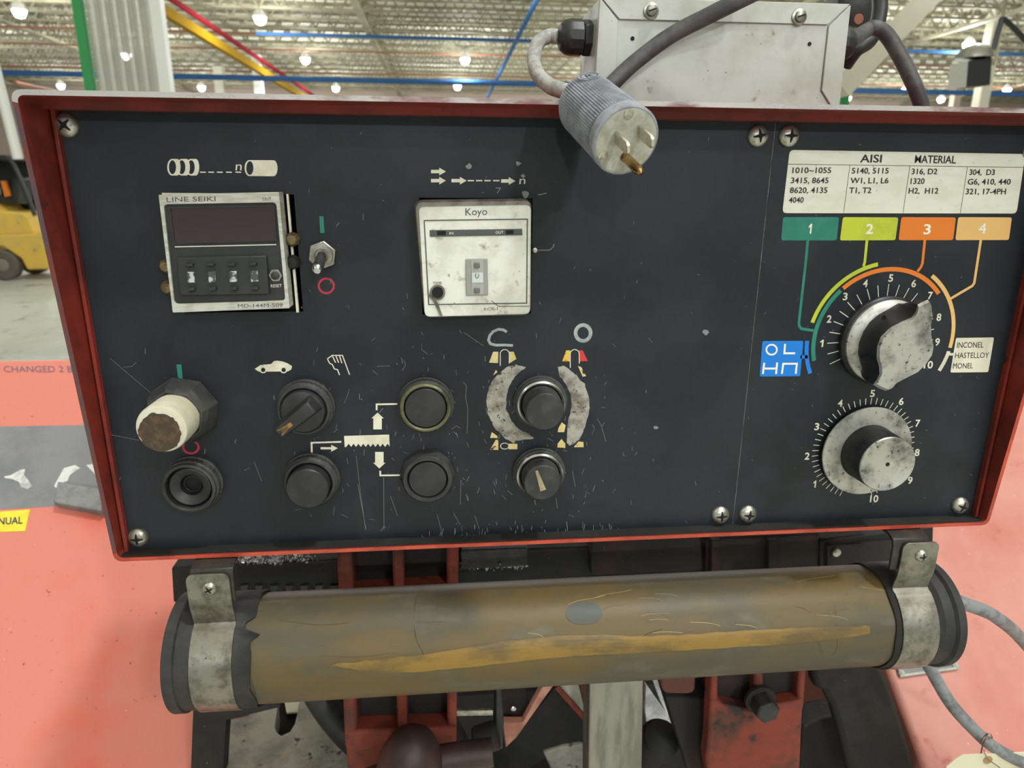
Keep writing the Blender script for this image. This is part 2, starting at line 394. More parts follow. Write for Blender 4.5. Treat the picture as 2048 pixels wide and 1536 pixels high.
# the lamp behind the photographer that lights the panel, two rear ones added to brighten it, and more of the grid out of the picture
for (x, y, pw) in ((4.0, -7.2, KEY_W), (1.7, -1.0, OVERHEAD_W), (-7.5, -3.0, 250.0), (6.5, -17.0, REAR_FILL_W), (-2.1, -17.0, REAR_FILL_W), (-6.9, 12.0, NEAR_W), (9.5, 12.0, NEAR_W), (-15.6, 21, HALL_W), (1.2, 23, HALL_W), (9.8, 30, HALL_W), (18.4, 31, HALL_W), (9.8, 39.5, HALL_W), (18.4, 39.5, HALL_W), (18.4, 21, HALL_W),
                   (9.8, 49, HALL_W), (18.4, 49, HALL_W), (-24, 39, HALL_W), (-24, 28, HALL_W), (27, 22, HALL_W), (33, 31, HALL_W)):
    bay((x, y, CZ + 6.1), pw, 'white high bay lamp hung out of the picture or behind nearer things', 'high bay lamps out of view')

# pipes and beams under the ceiling
def run(name, label, cat, p0, p1, r, m, group=None, sq=False):
    b = B()
    if sq: b.bar(p0, p1, r * 1.5, r * 2.4)
    else: b.tube([p0, p1], r, 8)
    return tag(obj(name, b, m), label, cat, group)
def yrun(px0, px1, Z):
    a, b = atz(*px0, Z), atz(*px1, Z); x = (a.x + b.x) / 2
    return Vector((x, min(a.y, b.y) - 6, CZ + Z)), Vector((x, 56, CZ + Z))
a, b_ = yrun((330, 28), (600, 187), 5.4); run('crane_rail', 'yellow crane rail running away under the ceiling', 'beam', a, b_, 0.14, m_yellow, sq=True)
a, b_ = yrun((360, 2), (615, 187), 6.0); run('fire_main', 'red pipe running away beside the yellow rail', 'pipe', a, b_, 0.11, m_redpipe)
a, b_ = yrun((1095, 0), (985, 150), 5.6); run('air_pipe', 'blue pipe running away overhead left of the grey junction box', 'pipe', a, b_, 0.09, m_bluep)
Ya = atz(700, 72, 5.85).y; run('air_pipe', 'blue pipe crossing the ceiling high up, nearer of the two', 'pipe', (-7.5, Ya, CZ + 5.85), (30, Ya, CZ + 5.85), 0.07, m_bluep)
Yb = atz(500, 156, 5.0).y; run('air_pipe', 'blue pipe crossing the hall low over the panel top, farther of the two', 'pipe', (-50, Yb, CZ + 5.0), (60, Yb, CZ + 5.0), 0.13, m_bluep)
for px, nm in (((200, 58), 'nearest to the camera'), ((400, 96), 'second from the camera'), ((150, 134), 'third from the camera')):
    Yc = atz(*px, 6.38).y
    run('sprinkler_pipe', 'thin rust red sprinkler pipe across the ceiling, ' + nm, 'pipe', (-45, Yc, CZ + 6.38), (45, Yc, CZ + 6.38), 0.04, m_rust)
a, b_ = aty(30, 165, 30), aty(125, 185, 36); run('sprinkler_branch', 'rust red pipe slanting down behind the top left corner', 'pipe', a, b_, 0.07, m_rust)

# columns
def col(name, label, px_bot, Y, wpx, m, ztop, sq=True, y2=None):
    p = aty(*px_bot, Y); s = wpx * Y / FPX / 2 * 0.99
    o = obj(name, B().box(p.x - s, p.x + s, Y, Y + 2 * s, HF, CZ + ztop), m, bev=s * 0.15)
    return tag(o, label, 'column')
col('column', 'bright white column below the red pipe, left of centre', (517, 190), 40, 15, m_wpost, 6.4)
col('column', 'beige column just left of the bright white one', (440, 190), 44, 17, m_colb, 6.4)
col('column', 'pale column under the dark lamp box on the right', (1966, 220), 30, 22, m_colb, 7.2)
col('column', 'beige column behind the right end of the panel top', (1912, 215), 44, 14, m_wall, 6.0)
tag(obj('green_post', B().box(*[v for v in (lambda p: (p.x - .075, p.x + .03, 9.8, 9.91, HF, CZ + 5.2))(aty(183, 185, 9.8))]), m_green), 'green steel post beside the clear strip curtain', 'post')
tag(obj('white_post', B().box(*[v for v in (lambda p: (p.x - .085, p.x + .05, 9.8, 9.95, HF, CZ + 5.2))(aty(334, 188, 9.8))]), m_wpost), 'white post at the right side of the strip curtain', 'post')
t = thing('strip_curtain', 'hanging curtain of clear plastic strips between green and white posts', 'curtain', aty(260, 188, 9.9))
xa, xb = aty(199, 185, 9.9).x, aty(320, 185, 9.9).x; n = 11; stw = (xb - xa) / n
for k in range(n):
    y = 9.9 + (0.05 if k % 2 else 0.0); x0 = xa + k * stw - 0.01; b = B()
    for i in range(6):
        u0, u1 = i / 6, (i + 1) / 6; f = lambda u: y - 0.018 * math.sin(math.pi * u)
        X0, X1 = x0 + (stw + 0.03) * u0, x0 + (stw + 0.03) * u1
        b.prism([(X0, f(u0), HF + 0.3), (X1, f(u1), HF + 0.3), (X1, f(u1), CZ + 5.0), (X0, f(u0), CZ + 5.0)], (0, 0.004, 0))
    obj('strip', b, m_strip, t)
obj('curtain_rail', B().box(xa, xb, 9.88, 9.98, CZ + 4.95, CZ + 5.1), m_truss, t)
pa, pb = aty(-14, 120, 9.0), aty(36, 318, 9.0)
tag(obj('white_pole', B().tube([pa + (pa - pb) * 1.0, pb], 0.055, 12), m_wpost), 'bright white slanting pole left of the panel corner', 'pole')
pa, pb = aty(1885, -35, 13), aty(1678, 182, 13)
tag(obj('slanted_brace', B().bar(pa, pb, 0.36, 0.30), m_colb), 'pale slanted beam behind the black cable on the right', 'beam')
p = aty(1690, 200, 13.3); tag(obj('green_post', B().box(p.x - .09, p.x + .09, 13.3, 13.5, HF, p.z + 0.1), m_green), 'green steel post below the slanted pale beam', 'post')
# dark lamp box hung on the right
t = thing('lamp_box', 'dark lamp box with silver side hanging at the upper right', 'lamp', aty(1945, 174, 8.0))
q = lambda x, y, Y=8.0: aty(x, y, Y)
hq = [q(1936, 122), q(1985, 114), q(1981, 170), q(1932, 174)]
obj('housing', B().prism(hq, (0, 0.27, 0.0)), m_black, t, bev=0.01)
obj('silver_side', B().prism([hq[0], hq[3], hq[3] + Vector((0, 0.28, 0)), hq[0] + Vector((0, 0.28, 0))], (-0.012, 0, 0)), m_seikif, t, label='silver side of the box')
obj('dome', B().lathe(q(1948, 118, 8.14), (0, 0, 1), [(0.2, 0), (0.18, 0.07), (0.12, 0.13), (0.03, 0.16)], 20), m_chrome, t, label='shiny domed top')
obj('bulb', B().lathe(q(1936, 95, 8.3), (0, 0, 1), [(0.01, -0.05), (0.05, -0.02), (0.05, 0.02), (0.01, 0.05)], 12), m_bay, t, label='lit bulb')
obj('bracket', B().tube([q(1985, 100, 8.3), q(2000, 50, 8.3), q(2010, 40, 8.3), q(2060, 90, 8.3)], 0.03, 8), m_black, t)
obj('hanger', B().tube([q(1990, 95, 8.3), q(2006, 30, 8.3), Vector((q(2006, 30, 8.3).x, 8.3, ZC))], 0.02, 6), m_truss, t)

# forklift parked on the left, rear end towards the panel
FK = Vector((-8.72, 14.7, HF))
t = thing('forklift', 'yellow forklift truck parked on the concrete floor at the left', 'forklift', FK)
def fb(x0, x1, y0, y1, z0, z1): return B().box(FK.x + x0, FK.x + x1, FK.y + y0, FK.y + y1, FK.z + z0, FK.z + z1)
def fp(pts, y0, y1): return B().prism([(FK.x + x, FK.y + y0, FK.z + z) for x, z in pts], (0, y1 - y0, 0))
obj('counterweight', fp([(-0.45, 0.62), (0.05, 0.66), (0.35, 0.42), (0.42, 0.2), (1.0, 0.22), (1.08, 0.5), (1.05, 0.86), (0.75, 0.92), (-0.45, 0.86)], -0.1, 1.0), m_ftruck, t, bev=0.04)
obj('engine_hood', fp([(-0.25, 0.86), (0.62, 0.9), (0.6, 1.2), (0.5, 1.3), (0.05, 1.34), (-0.1, 1.52), (-0.25, 1.52)], -0.02, 0.95), m_ftruck, t, bev=0.03)
obj('side_body', fp([(-2.3, 0.3), (-0.45, 0.3), (-0.45, 0.9), (-0.3, 0.95), (-0.3, 1.45), (-0.9, 1.5), (-0.95, 0.9), (-2.3, 0.95)], -0.02, 0.95), m_ftruck, t, bev=0.03)
for xx in (0.0, -1.75):
    o = obj('wheel', B().lathe(FK + Vector((xx, -0.16, 0.3)), (0, 1, 0), [(0.14, 0.03), (0.17, 0.0), (0.27, 0.0), (0.30, 0.03), (0.30, 0.2), (0.27, 0.23)], 32), m_tyre, t)
    obj('hub', B().lathe(FK + Vector((xx, -0.17, 0.3)), (0, 1, 0), [(0.05, 0.0), (0.12, 0.02), (0.15, 0.06)], 20), m_hub, o)
    obj('wheel', B().lathe(FK + Vector((xx, 0.86, 0.3)), (0, 1, 0), [(0.17, 0.0), (0.27, 0.0), (0.30, 0.03), (0.30, 0.2), (0.27, 0.23)], 24), m_tyre, t)
for yy in (0.06, 0.86):
    obj('guard_post', B().tube([FK + Vector((0.3, yy, 2.3)), FK + Vector((0.45, yy, 2.2)), FK + Vector((0.68, yy, 1.25))], 0.045, 8), m_black, t)
    obj('guard_post', B().tube([FK + Vector((-1.5, yy, 2.3)), FK + Vector((-1.0, yy, 2.25)), FK + Vector((-0.28, yy, 1.5))], 0.045, 8), m_black, t)
obj('overhead_guard', fb(-1.5, 0.36, 0.02, 0.9, 2.28, 2.38), m_black, t, bev=0.02)
obj('seat', fp([(-0.2, 1.5), (0.3, 1.45), (0.42, 1.95), (0.3, 2.0), (0.2, 1.62), (-0.2, 1.62)], 0.2, 0.75), m_black, t, bev=0.03)
obj('fuel_tank', B().lathe(FK + Vector((-0.15, 0.3, 1.7)), (0, 1, 0), [(0.02, -0.02), (0.14, 0.0), (0.15, 0.3), (0.02, 0.33)], 20), m_steel, t)
obj('cab_shade', fb(-1.4, 0.34, 0.86, 0.9, 1.3, 2.28), m_black, t)  # black sheet added so the cab interior reads as shaded
obj('work_vest', fp([(0.12, 1.9), (0.2, 1.9), (0.24, 1.62), (0.14, 1.6)], 0.12, 0.18), m_orange, t, label='orange cloth hung in the cab')
obj('mast', fb(-2.55, -2.35, 0.05, 0.85, 0.05, 2.5), m_black, t)
for yy in (0.2, 0.7): obj('fork', fb(-3.5, -2.45, yy, yy + 0.1, 0.05, 0.1), m_black, t)
obj('tail_socket', B().box(FK.x + 0.86, FK.x + 0.93, FK.y - 0.115, FK.y - 0.08, FK.z + 0.5, FK.z + 0.62), m_black, t)

# ------------------------------------------------------------------ the saw behind the control box
CP0 = Vector((0, 0.62, CZ - 0.63)); CN = Vector((0, -0.36, 0.46)).normalized()
def cov(x, y, h=0.0): return onp(x, y, CP0 + CN * h, CN)
def covz(Y): return CP0.z + (Y - CP0.y) * 0.36 / 0.46
def cover(name, label, x0, x1, m=None):
    o = Vector(((x0 + x1) / 2, 0.75, covz(0.4) - 0.3))
    t = thing(name, label, 'machine cover', o)
    Y0, Y1 = 0.40, 1.09
    obj('cover_shell', B().prism([(x0, Y0, covz(Y0)), (x0, Y1, covz(Y1)), (x0, Y1 + 0.02, covz(Y1) - 0.02), (x0, Y1 + 0.02, covz(Y0) - 0.3), (x0, Y0, covz(Y0) - 0.3)], (x1 - x0, 0, 0)), m or m_cover, t, bev=0.008, seg=3)
    return t
lc = cover('machine_cover', 'big sloping red machine cover with a grey stripe, left of the panel', -1.7, -0.282)
g = [cov(-200, 856, .0004), cov(330, 849, .0004), cov(330, 997, .0004), cov(-200, 1030, .0004)]
for p_, e in ((1, -0.284), (2, -0.284)): g[p_] = Vector((e, g[p_].y, g[p_].z))
obj('stripe', B().poly(g), m_band_grey, lc, flat=True, label='painted grey stripe')
b = B(); px_text(b, 'CHANGED 2 B', cr(0, 0, 1), 8, 146, 744, 732, lambda x, y: cov(x, y, .0006), lean=-0.1); obj('lettering', b, mat('faded_blue_marker', (96, 90, 110), 0.7), lc, flat=True)
rc = cover('machine_cover', 'sloping faded red machine cover right of the panel', 0.545, 1.9, mat('pale_faded_red', (200, 138, 126), 0.5, c2=(188, 108, 96), vs=3, lo=0.42, hi=0.7, speck=[((168, 84, 76), 24, 0.62, 0.8), ((232, 214, 204), 150, 0.72, 0.75)], bump=0.05, bs=60))
t = thing('nameplate', 'small grey nameplate with raised silver rim on the right red cover', 'plate', cov(1850, 1330))
pl = [cov(1788, 1338), cov(1900, 1262), cov(1912, 1337), cov(1797, 1352)]
pl = [cov(1780, 1290), cov(1898, 1275), cov(1912, 1337), cov(1797, 1353)]
obj('plate', B().prism([p + CN * .003 for p in pl], -CN * .003), m_band_grey, t, bev=0.0006)
obj('rim', B().tube([p + CN * .0035 for p in pl + pl[:1]], 0.0022, 6, smooth=False), m_jbox, t, label='raised silver rim')
for p in (pl[2], pl[3]): obj('rivet', B().lathe(p * 0.93 + (pl[0] + pl[1]) / 2 * 0.07, CN, [(0.004, 0), (0.004, 0.005), (0.001, 0.0075)], 12), m_jbox, t)
b = B(); st = [cov(-95, 1030, .0008), cov(60, 1019, .0008), cov(50, 1062, .0008), cov(-105, 1068, .0008)]
t = thing('sticker', 'yellow sticker with dark capitals below the grey stripe', 'sticker', st[2])
obj('backing', b.prism(st, -CN * .0007), m_sticker, t)
b = B(); text(b, 'MANUAL', cov(-31, 1050.5, .0012), cov(45, 1047, .0012), cov(-30, 1037, .0012), 0.02); obj('lettering', b, mat('navy_ink', (44, 44, 84), 0.6), t, flat=True)
# grey foam block leaning on the slope
fbk = [(113, 963), (140, 960), (205, 985), (196, 1028), (104, 1005)]
b = B(); top = [cov(x, y, 0.018) for x, y in [(115, 962), (206, 978), (201, 1022), (105, 1004)]]
t = tag(obj('foam_block', b.prism(top, -CN * 0.0175), m_block, bev=0.002), 'dark grey foam block stuck on the left red cover', 'block')
b = B(); b.poly([cov(x, y, .001) for x, y in [(8, 953), (22, 950), (40, 940), (50, 938), (48, 950), (58, 962), (64, 972), (55, 978), (42, 974), (38, 964), (24, 958), (10, 956)]])
tag(obj('paper_residue', b, m_torn, flat=True), 'torn white paper residue at the left picture edge on the grey stripe', 'paper')
b = B(); b.poly([cov(x, y, .001) for x, y in [(108, 972), (120, 950), (128, 936), (150, 930), (160, 936), (140, 950), (135, 962), (122, 966), (112, 976)]])
b.poly([cov(x, y, .001) for x, y in [(172, 930), (196, 926), (206, 960), (200, 975), (192, 950)]])
tag(obj('paper_residue', b, m_torn, flat=True), 'torn white paper residue above the grey foam block', 'paper')

# saw beam, castings and bed below the box
def slab(pts, Y, d): return B().prism([aty(x, y, Y) for x, y in pts], (0, d, 0))
t = thing('saw_beam', 'black horizontal saw beam heaped with metal chips behind the lamp', 'machine beam', aty(1000, 1180, 0.62))
obj('beam_body', slab([(342, 1136), (700, 1112), (1420, 1085), (1660, 1070), (1660, 1180), (1420, 1200), (700, 1212), (346, 1206)], 0.56, 0.10), m_grime, t, bev=0.002)
obj('front_strip', slab([(470, 1128), (690, 1118), (690, 1168), (470, 1178)], 0.55, 0.008), m_grime, t, bev=0.001)
for k in range(7): obj('tooth', slab([(480 + k * 30, 1172), (496 + k * 30, 1171), (490 + k * 30, 1190), (484 + k * 30, 1190)], 0.548, 0.006), m_blackd, t)
obj('end_block', slab([(1640, 1080), (1868, 1052), (1866, 1128), (1640, 1150)], 0.55, 0.07), m_grime, t, bev=0.002)
obj('red_inset', slab([(1655, 1092), (1790, 1084), (1790, 1140), (1655, 1146)], 0.546, 0.006), m_castd, t)
obj('steel_block', slab([(920, 1102), (1056, 1096), (1054, 1133), (920, 1141)], 0.54, 0.03), m_blackd, t, bev=0.002, label='scuffed grey steel block')
obj('red_plate', slab([(1182, 1078), (1402, 1068), (1405, 1140), (1182, 1152)], 0.548, 0.02), m_castd, t, bev=0.002, label='grimy dark red plate')
scw = aty(1672, 1104, 0.545); obj('screw', B().lathe(scw, (0, -1, 0), [(0.0045, 0), (0.004, 0.002), (0.001, 0.003)], 14), m_screw, t)
# chips heaped on the beam
cb = B()
for k in range(1300):
    x = random.triangular(466, 640, 520) if k < 1000 else random.uniform(920, 1050); y = random.uniform(1100, 1127) if k < 1000 else random.uniform(1140, 1152)
    p = aty(x, y - (x - 470) * 0.03, random.uniform(0.540, 0.556) if k < 1000 else random.uniform(0.54, 0.555)); s = random.uniform(0.0010, 0.0030)
    a, c = Vector((random.uniform(-1, 1), random.uniform(-1, 1), random.uniform(-1, 1))) * s, Vector((random.uniform(-1, 1), random.uniform(-1, 1), random.uniform(-1, 1))) * s
    cb.add([p, p + a, p + a + c, p + c * .6], [[0, 1, 2, 3]])
o = obj('metal_chips', cb, m_chip, smooth=False); tag(o, 'glittering metal chips heaped on the black saw beam', 'chips'); o['kind'] = 'stuff'

# left blade guide arm: recessed web with ribs in front of it
t = thing('guide_arm', 'orange cast guide arm with dark pockets below the left half of the box', 'guide arm', aty(800, 1536, 0.56))
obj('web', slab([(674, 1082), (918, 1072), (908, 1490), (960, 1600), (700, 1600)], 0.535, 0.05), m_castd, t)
for nm, pts in (('rib', [(672, 1084), (703, 1083), (716, 1500), (690, 1500)]), ('rib', [(783, 1080), (806, 1079), (815, 1470), (795, 1470)]), ('rib', [(893, 1078), (918, 1077), (913, 1490), (894, 1490)]),
                ('rib', [(690, 1464), (912, 1456), (912, 1492), (860, 1600), (700, 1600), (692, 1500)]), ('rib', [(672, 1082), (918, 1074), (918, 1096), (672, 1108)]), ('rib', [(674, 1185), (915, 1172), (913, 1330), (682, 1350)])):
    rk = 0.515 + 0.0012 * (len(t.children) % 4); obj(nm, slab(pts, rk, 0.022), m_cast, t, bev=0.003)
# right blade guide arm
t = thing('guide_arm', 'grimy orange guide arm with a big hex bolt, below the right half', 'guide arm', aty(1520, 1536, 0.56))
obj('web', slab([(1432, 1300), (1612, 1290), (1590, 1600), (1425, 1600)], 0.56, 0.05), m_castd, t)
for pts in ([(1424, 1320), (1438, 1320), (1436, 1420), (1420, 1420)], [(1508, 1320), (1527, 1320), (1529, 1400), (1510, 1400)], [(1600, 1310), (1616, 1310), (1608, 1420), (1594, 1420)],
            [(1420, 1402), (1438, 1400), (1448, 1412), (1500, 1420), (1590, 1405), (1607, 1400), (1598, 1600), (1425, 1600), (1412, 1520), (1417, 1480)], [(1424, 1180), (1622, 1170), (1616, 1315), (1424, 1325)]):
    rk = 0.544 + 0.0012 * (len(t.children) % 4); obj('rib', slab(pts, rk, 0.018), m_cast, t, bev=0.003)
obj('side_flange', slab([(1330, 1395), (1420, 1395), (1416, 1500), (1430, 1600), (1395, 1600)], 0.575, 0.03), m_castd, t, bev=0.002)
obj('upper_flange', slab([(1412, 1078), (1640, 1068), (1636, 1180), (1412, 1190)], 0.552, 0.03), m_castd, t, bev=0.002)
for xx in (1424, 1538): obj('upper_rib', slab([(xx, 1082), (xx + 18, 1081), (xx + 16, 1180), (xx - 2, 1180)], 0.545, 0.01), m_castd, t, bev=0.001)
obj('lug', B().prism(rrect([aty(1318, 1335, .53), aty(1392, 1335, .53), aty(1390, 1388, .53), aty(1325, 1388, .53)], 0.008), (0, 0.03, 0)), m_cast, t, bev=0.002)
bc = aty(1518, 1396, 0.545); ax = Vector((0, -1, 0))
wsh = obj('washer', B().lathe(bc, ax, [(0.0155, 0), (0.0155, 0.004), (0.013, 0.005)], 28), m_castd, t)
obj('bolt_head', B().lathe(bc, ax, [(0.0125, 0.004), (0.0125, 0.02), (0.010, 0.022)], 6, ph=0.3), m_blackd, t, bev=0.0008)
# steel bar, gussets and bits in the middle
tag(obj('steel_bar', slab([(1180, 1300), (1288, 1296), (1283, 1610), (1176, 1612)], 0.53, 0.03), [m_barst], bev=0.0015), 'upright flat grey steel bar under the middle of the lamp tube', 'steel bar')
t = thing('gusset_bracket', 'faded red triangular bracket left of the upright steel bar', 'bracket', aty(1080, 1500, 0.6))
obj('flange', slab([(1006, 1446), (1046, 1446), (1098, 1350), (1122, 1350), (1034, 1474), (1012, 1496)], 0.75, 0.012), m_pink, t, bev=0.001)
obj('plate', slab([(990, 1350), (1040, 1350), (1064, 1424), (1048, 1450), (1004, 1452)], 0.77, 0.01), m_castd, t)
obj('dark_gap', slab([(1016, 1496), (1116, 1366), (1175, 1440), (1166, 1500), (1100, 1510), (1020, 1560)], 0.765, 0.006), m_grime, t)  # dark sheet painted in where only a shaded gap lies
bb = aty(1026, 1412, 0.77); obj('bolt', B().lathe(bb, (0, -1, 0.2), [(0.0055, 0), (0.0055, 0.003), (0.0035, 0.008), (0.001, 0.009)], 14), m_chrome, t)
t = thing('triangle_plate', 'small triangular plate with orange edge beside the steel bar', 'plate', aty(1150, 1440, 0.58))
obj('face', slab([(1114, 1374), (1156, 1366), (1172, 1432)], 0.755, 0.004), m_jbox, t)
obj('edge', slab([(1110, 1378), (1117, 1372), (1176, 1438), (1176, 1452)], 0.75, 0.008), m_cast, t, label='orange edge')
obj('edge', slab([(1156, 1350), (1164, 1350), (1178, 1420), (1172, 1432)], 0.753, 0.006), m_cast, t, label='orange edge')
cbk = [(1086, 1506), (1130, 1492), (1166, 1488), (1172, 1610), (1130, 1610), (1100, 1536)]
tag(obj('chip_block', slab(cbk, 0.76, 0.04), m_iron, bev=0.003), 'grey block crusted with chips at the bottom beside the steel bar', 'block')
t = thing('bracket_rod', 'dark rod end with pin between orange arm and red bracket', 'rod', aty(980, 1490, 0.58))
obj('rod', B().tube([aty(910, 1425, .57), aty(985, 1424, .57)], 0.004, 10), m_steel, t)
obj('upright', slab([(990, 1372), (1004, 1376), (1008, 1440), (1006, 1500), (986, 1500), (990, 1440)], 0.565, 0.02), m_black, t, bev=0.002)
obj('collar', B().lathe(aty(972, 1476, .56), (1, 0, 0.3), [(0.012, -0.012), (0.014, -0.01), (0.014, 0.01), (0.012, 0.012)], 20), m_castd, t)
# brown clamp handle
t = thing('clamp_handle', 'dark brown rounded clamp handle in front of the orange arm', 'handle', aty(820, 1536, 0.5))
hc = aty(812, 1500, 0.47)
obj('grip', B().lathe(hc + Vector((0, 0, -0.05)), (0.1, -0.1, 1), [(0.03, -0.06), (0.031, 0.0), (0.029, 0.03), (0.0255, 0.05), (0.019, 0.064), (0.010, 0.072), (0.001, 0.075)], 32), m_brown, t)
obj('crossbar', B().tube([aty(700, 1580, .47), aty(850, 1525, .47), aty(985, 1504, .47)], 0.0115, 18), m_brown, t)
# bed
BZ = -0.60
def bed(x, y, h=0): return atz(x, y, BZ + h)
t = thing('saw_bed', 'mottled grey cast iron bed with a round ended slot at lower left', 'machine bed', bed(560, 1500, -0.05))
outer = [(452, 1440), (500, 1432), (552, 1410), (556, 1386), (562, 1380)]
left = [bed(*p) for p in [(452, 1440), (500, 1430), (556, 1412), (566, 1385), (566, 1360)]]
slotl = [(564, 1360), (556, 1400), (551, 1440), (549, 1455), (553, 1465), (562, 1472)]
slotr = [(606, 1360), (600, 1395), (594, 1430), (590, 1448), (580, 1464), (562, 1472)]
b = B()
b.prism([bed(*p) for p in [(450, 1442), (498, 1432), (500, 1424), (546, 1414), (556, 1400), (551, 1440), (549, 1455), (553, 1465), (562, 1472), (562, 1640), (430, 1640)]], (0, 0, -0.04))
b.prism([bed(*p) for p in [(562, 1472), (580, 1464), (590, 1448), (594, 1430), (600, 1395), (606, 1360), (690, 1352), (705, 1640), (562, 1640)]], (0, 0, -0.04))
obj('bed_plate', b, m_iron, t)
obj('slot_floor', B().prism([bed(x, y, -0.03) for x, y in [(540, 1340), (640, 1340), (620, 1500), (530, 1500)]], (0, 0, -0.01)), m_void, t)
tag(obj('paper_scrap', B().prism([bed(x, y, -0.02) for x, y in [(569, 1403), (603, 1401), (600, 1424), (573, 1425)]], (0, 0, -0.002)), m_paper), 'white paper scrap lying in the slot of the cast bed', 'paper')
tag(obj('rubber_hose', B().tube([aty(605, 1330, .63), aty(640, 1390, .62), aty(668, 1432, .615), aty(700, 1470, .62), aty(735, 1500, .63)], 0.0165, 14), m_black), 'black rubber hose curving down behind the orange arm', 'hose')
tag(obj('gap_shade', slab([(388, 1380), (470, 1370), (560, 1380), (560, 1414), (452, 1440), (440, 1640), (378, 1640)], 0.60, 0.02), m_grime), 'black sheet for the shaded gap between red cover and cast bed', 'plate')  # black sheet stands for the shade in the gap beside the bed
tag(obj('floor_pan', B().box(-0.29, 0.56, 0.60, 0.98, CZ - 0.86, CZ - 0.84), m_grime), 'black chip pan deep below the guide arms', 'pan')
tag(obj('pan_wall', B().box(-0.29, 0.56, 0.98, 1.0, CZ - 0.86, CZ - 0.3), m_castd), 'blackened rear wall of the chip pan', 'panel')
# right: black arm
t = tag(obj('black_arm', slab([(1618, 1300), (1745, 1290), (1775, 1360), (1800, 1430), (1822, 1500), (1845, 1620), (1720, 1620), (1690, 1500), (1668, 1420), (1650, 1385), (1632, 1380)], 0.60, 0.02), m_grime, bev=0.006), 'black curved machine arm left of the right red cover', 'machine arm')
tag(obj('chip_tray', slab([(1606, 1452), (1640, 1436), (1675, 1430), (1715, 1620), (1590, 1620)], 0.66, 0.03), m_grime, bev=0.003), 'dark grimy tray crusted with chips beside the black arm', 'tray')
b = B(); b.prism([aty(x, y, .80) for x, y in [(1292, 1372), (1340, 1440), (1352, 1478), (1330, 1470), (1312, 1500), (1290, 1515), (1284, 1490), (1296, 1460), (1290, 1420)]], (0, 0.01, 0))
b.prism([aty(x, y, .81) for x, y in [(1300, 1345), (1316, 1345), (1330, 1382), (1344, 1390), (1345, 1408), (1338, 1420), (1338, 1436), (1320, 1400)]], (0, 0.01, 0))
tag(obj('glimpse', b, m_torn), 'bright floor rag right of the upright steel bar', 'glimpse')  # pale shapes stand for bright floor showing through the gaps
kb = aty(1338, 1492, 0.58); tag(obj('round_knob', B().lathe(kb + Vector((0, 0.03, -0.02)), (0, -0.6, 0.8), [(0.022, -0.05), (0.022, 0.0), (0.019, 0.012), (0.012, 0.018), (0.001, 0.02)], 26), m_grime), 'black round knob right of the upright steel bar', 'knob')

# ------------------------------------------------------------------ the control box
XL, XR, ZB, ZT = -0.2235, 0.4045, CZ - 0.2435, CZ + 0.0435
cbx = thing('control_box', 'red steel control box with black instrument panel', 'control box', (0.09, 0.53, ZB - 0.003))
def rimy(z): return PY - 0.0105 - (z - ZB) * math.tan(R(4.2))
def loop(ins, yf, r=0.006):
    c4 = [Vector((XL - 0.003 + ins, 0, ZB - 0.003 + ins)), Vector((XR + 0.003 - ins, 0, ZB - 0.003 + ins)), Vector((XR + 0.003 - ins, 0, ZT + 0.003 - ins)), Vector((XL - 0.003 + ins, 0, ZT + 0.003 - ins))]
    return [Vector((p.x, yf(p.z), p.z)) for p in rrect(c4, r, 5)]
b = B()
b.m = 0; b.loft([loop(0, lambda z: 0.61), loop(0, rimy)], True, False)
b.m = 1; k0 = len(b.f); b.loft([loop(0, rimy), loop(0.0028, rimy, 0.004)], False, False)
for k in range(k0, len(b.f)):
    cx_ = sum(b.v[i].x for i in b.f[k]) / 4; cz_ = sum(b.v[i].z for i in b.f[k]) / 4
    b.mi[k] = 2 if cz_ > ZT - 0.004 else (3 if cx_ < XL + 0.004 and cz_ > ZB + 0.05 else 1)
b.m = 0; b.loft([loop(0.0028, rimy, 0.004), loop(0.0030, lambda z: PY + 0.004, 0.004)], False, False)
me_h = obj('housing', b, [m_red, m_rim, m_wedge, m_pedge], cbx, bev=0.0008)
# the ledge the panels are screwed to
zi0, zi1, xi0, xi1 = ZB - 0.0001, ZT + 0.0001, XL - 0.0001, XR + 0.0001
led = B()
led.box(xi0 + 0.0016, xi0 + 0.0038, PY - 0.004, PY + 0.003, zi0, zi1); obj('ledge', led, m_red, cbx)
led = B(); led.box(xi1 - 0.0038, xi1 - 0.0016, PY - 0.004, PY + 0.003, zi0, zi1); obj('ledge', led, m_red, cbx)
led = B(); led.box(xi0, xi1, PY - 0.009, PY + 0.003, zi1 - 0.0045, zi1); obj('ledge', led, m_red, cbx)
obj('ledge', B().box(xi0, xi1, PY - 0.0092, PY + 0.003, zi0, zi0 + 0.0009), m_grime, cbx, label='grime in the bottom gutter')

for e0, e1 in ((xi0, xi0 + 0.0016), (xi1 - 0.0016, xi1)): obj('groove', B().box(e0, e1, PY - 0.001, PY + 0.003, zi0, zi1), m_void, cbx)
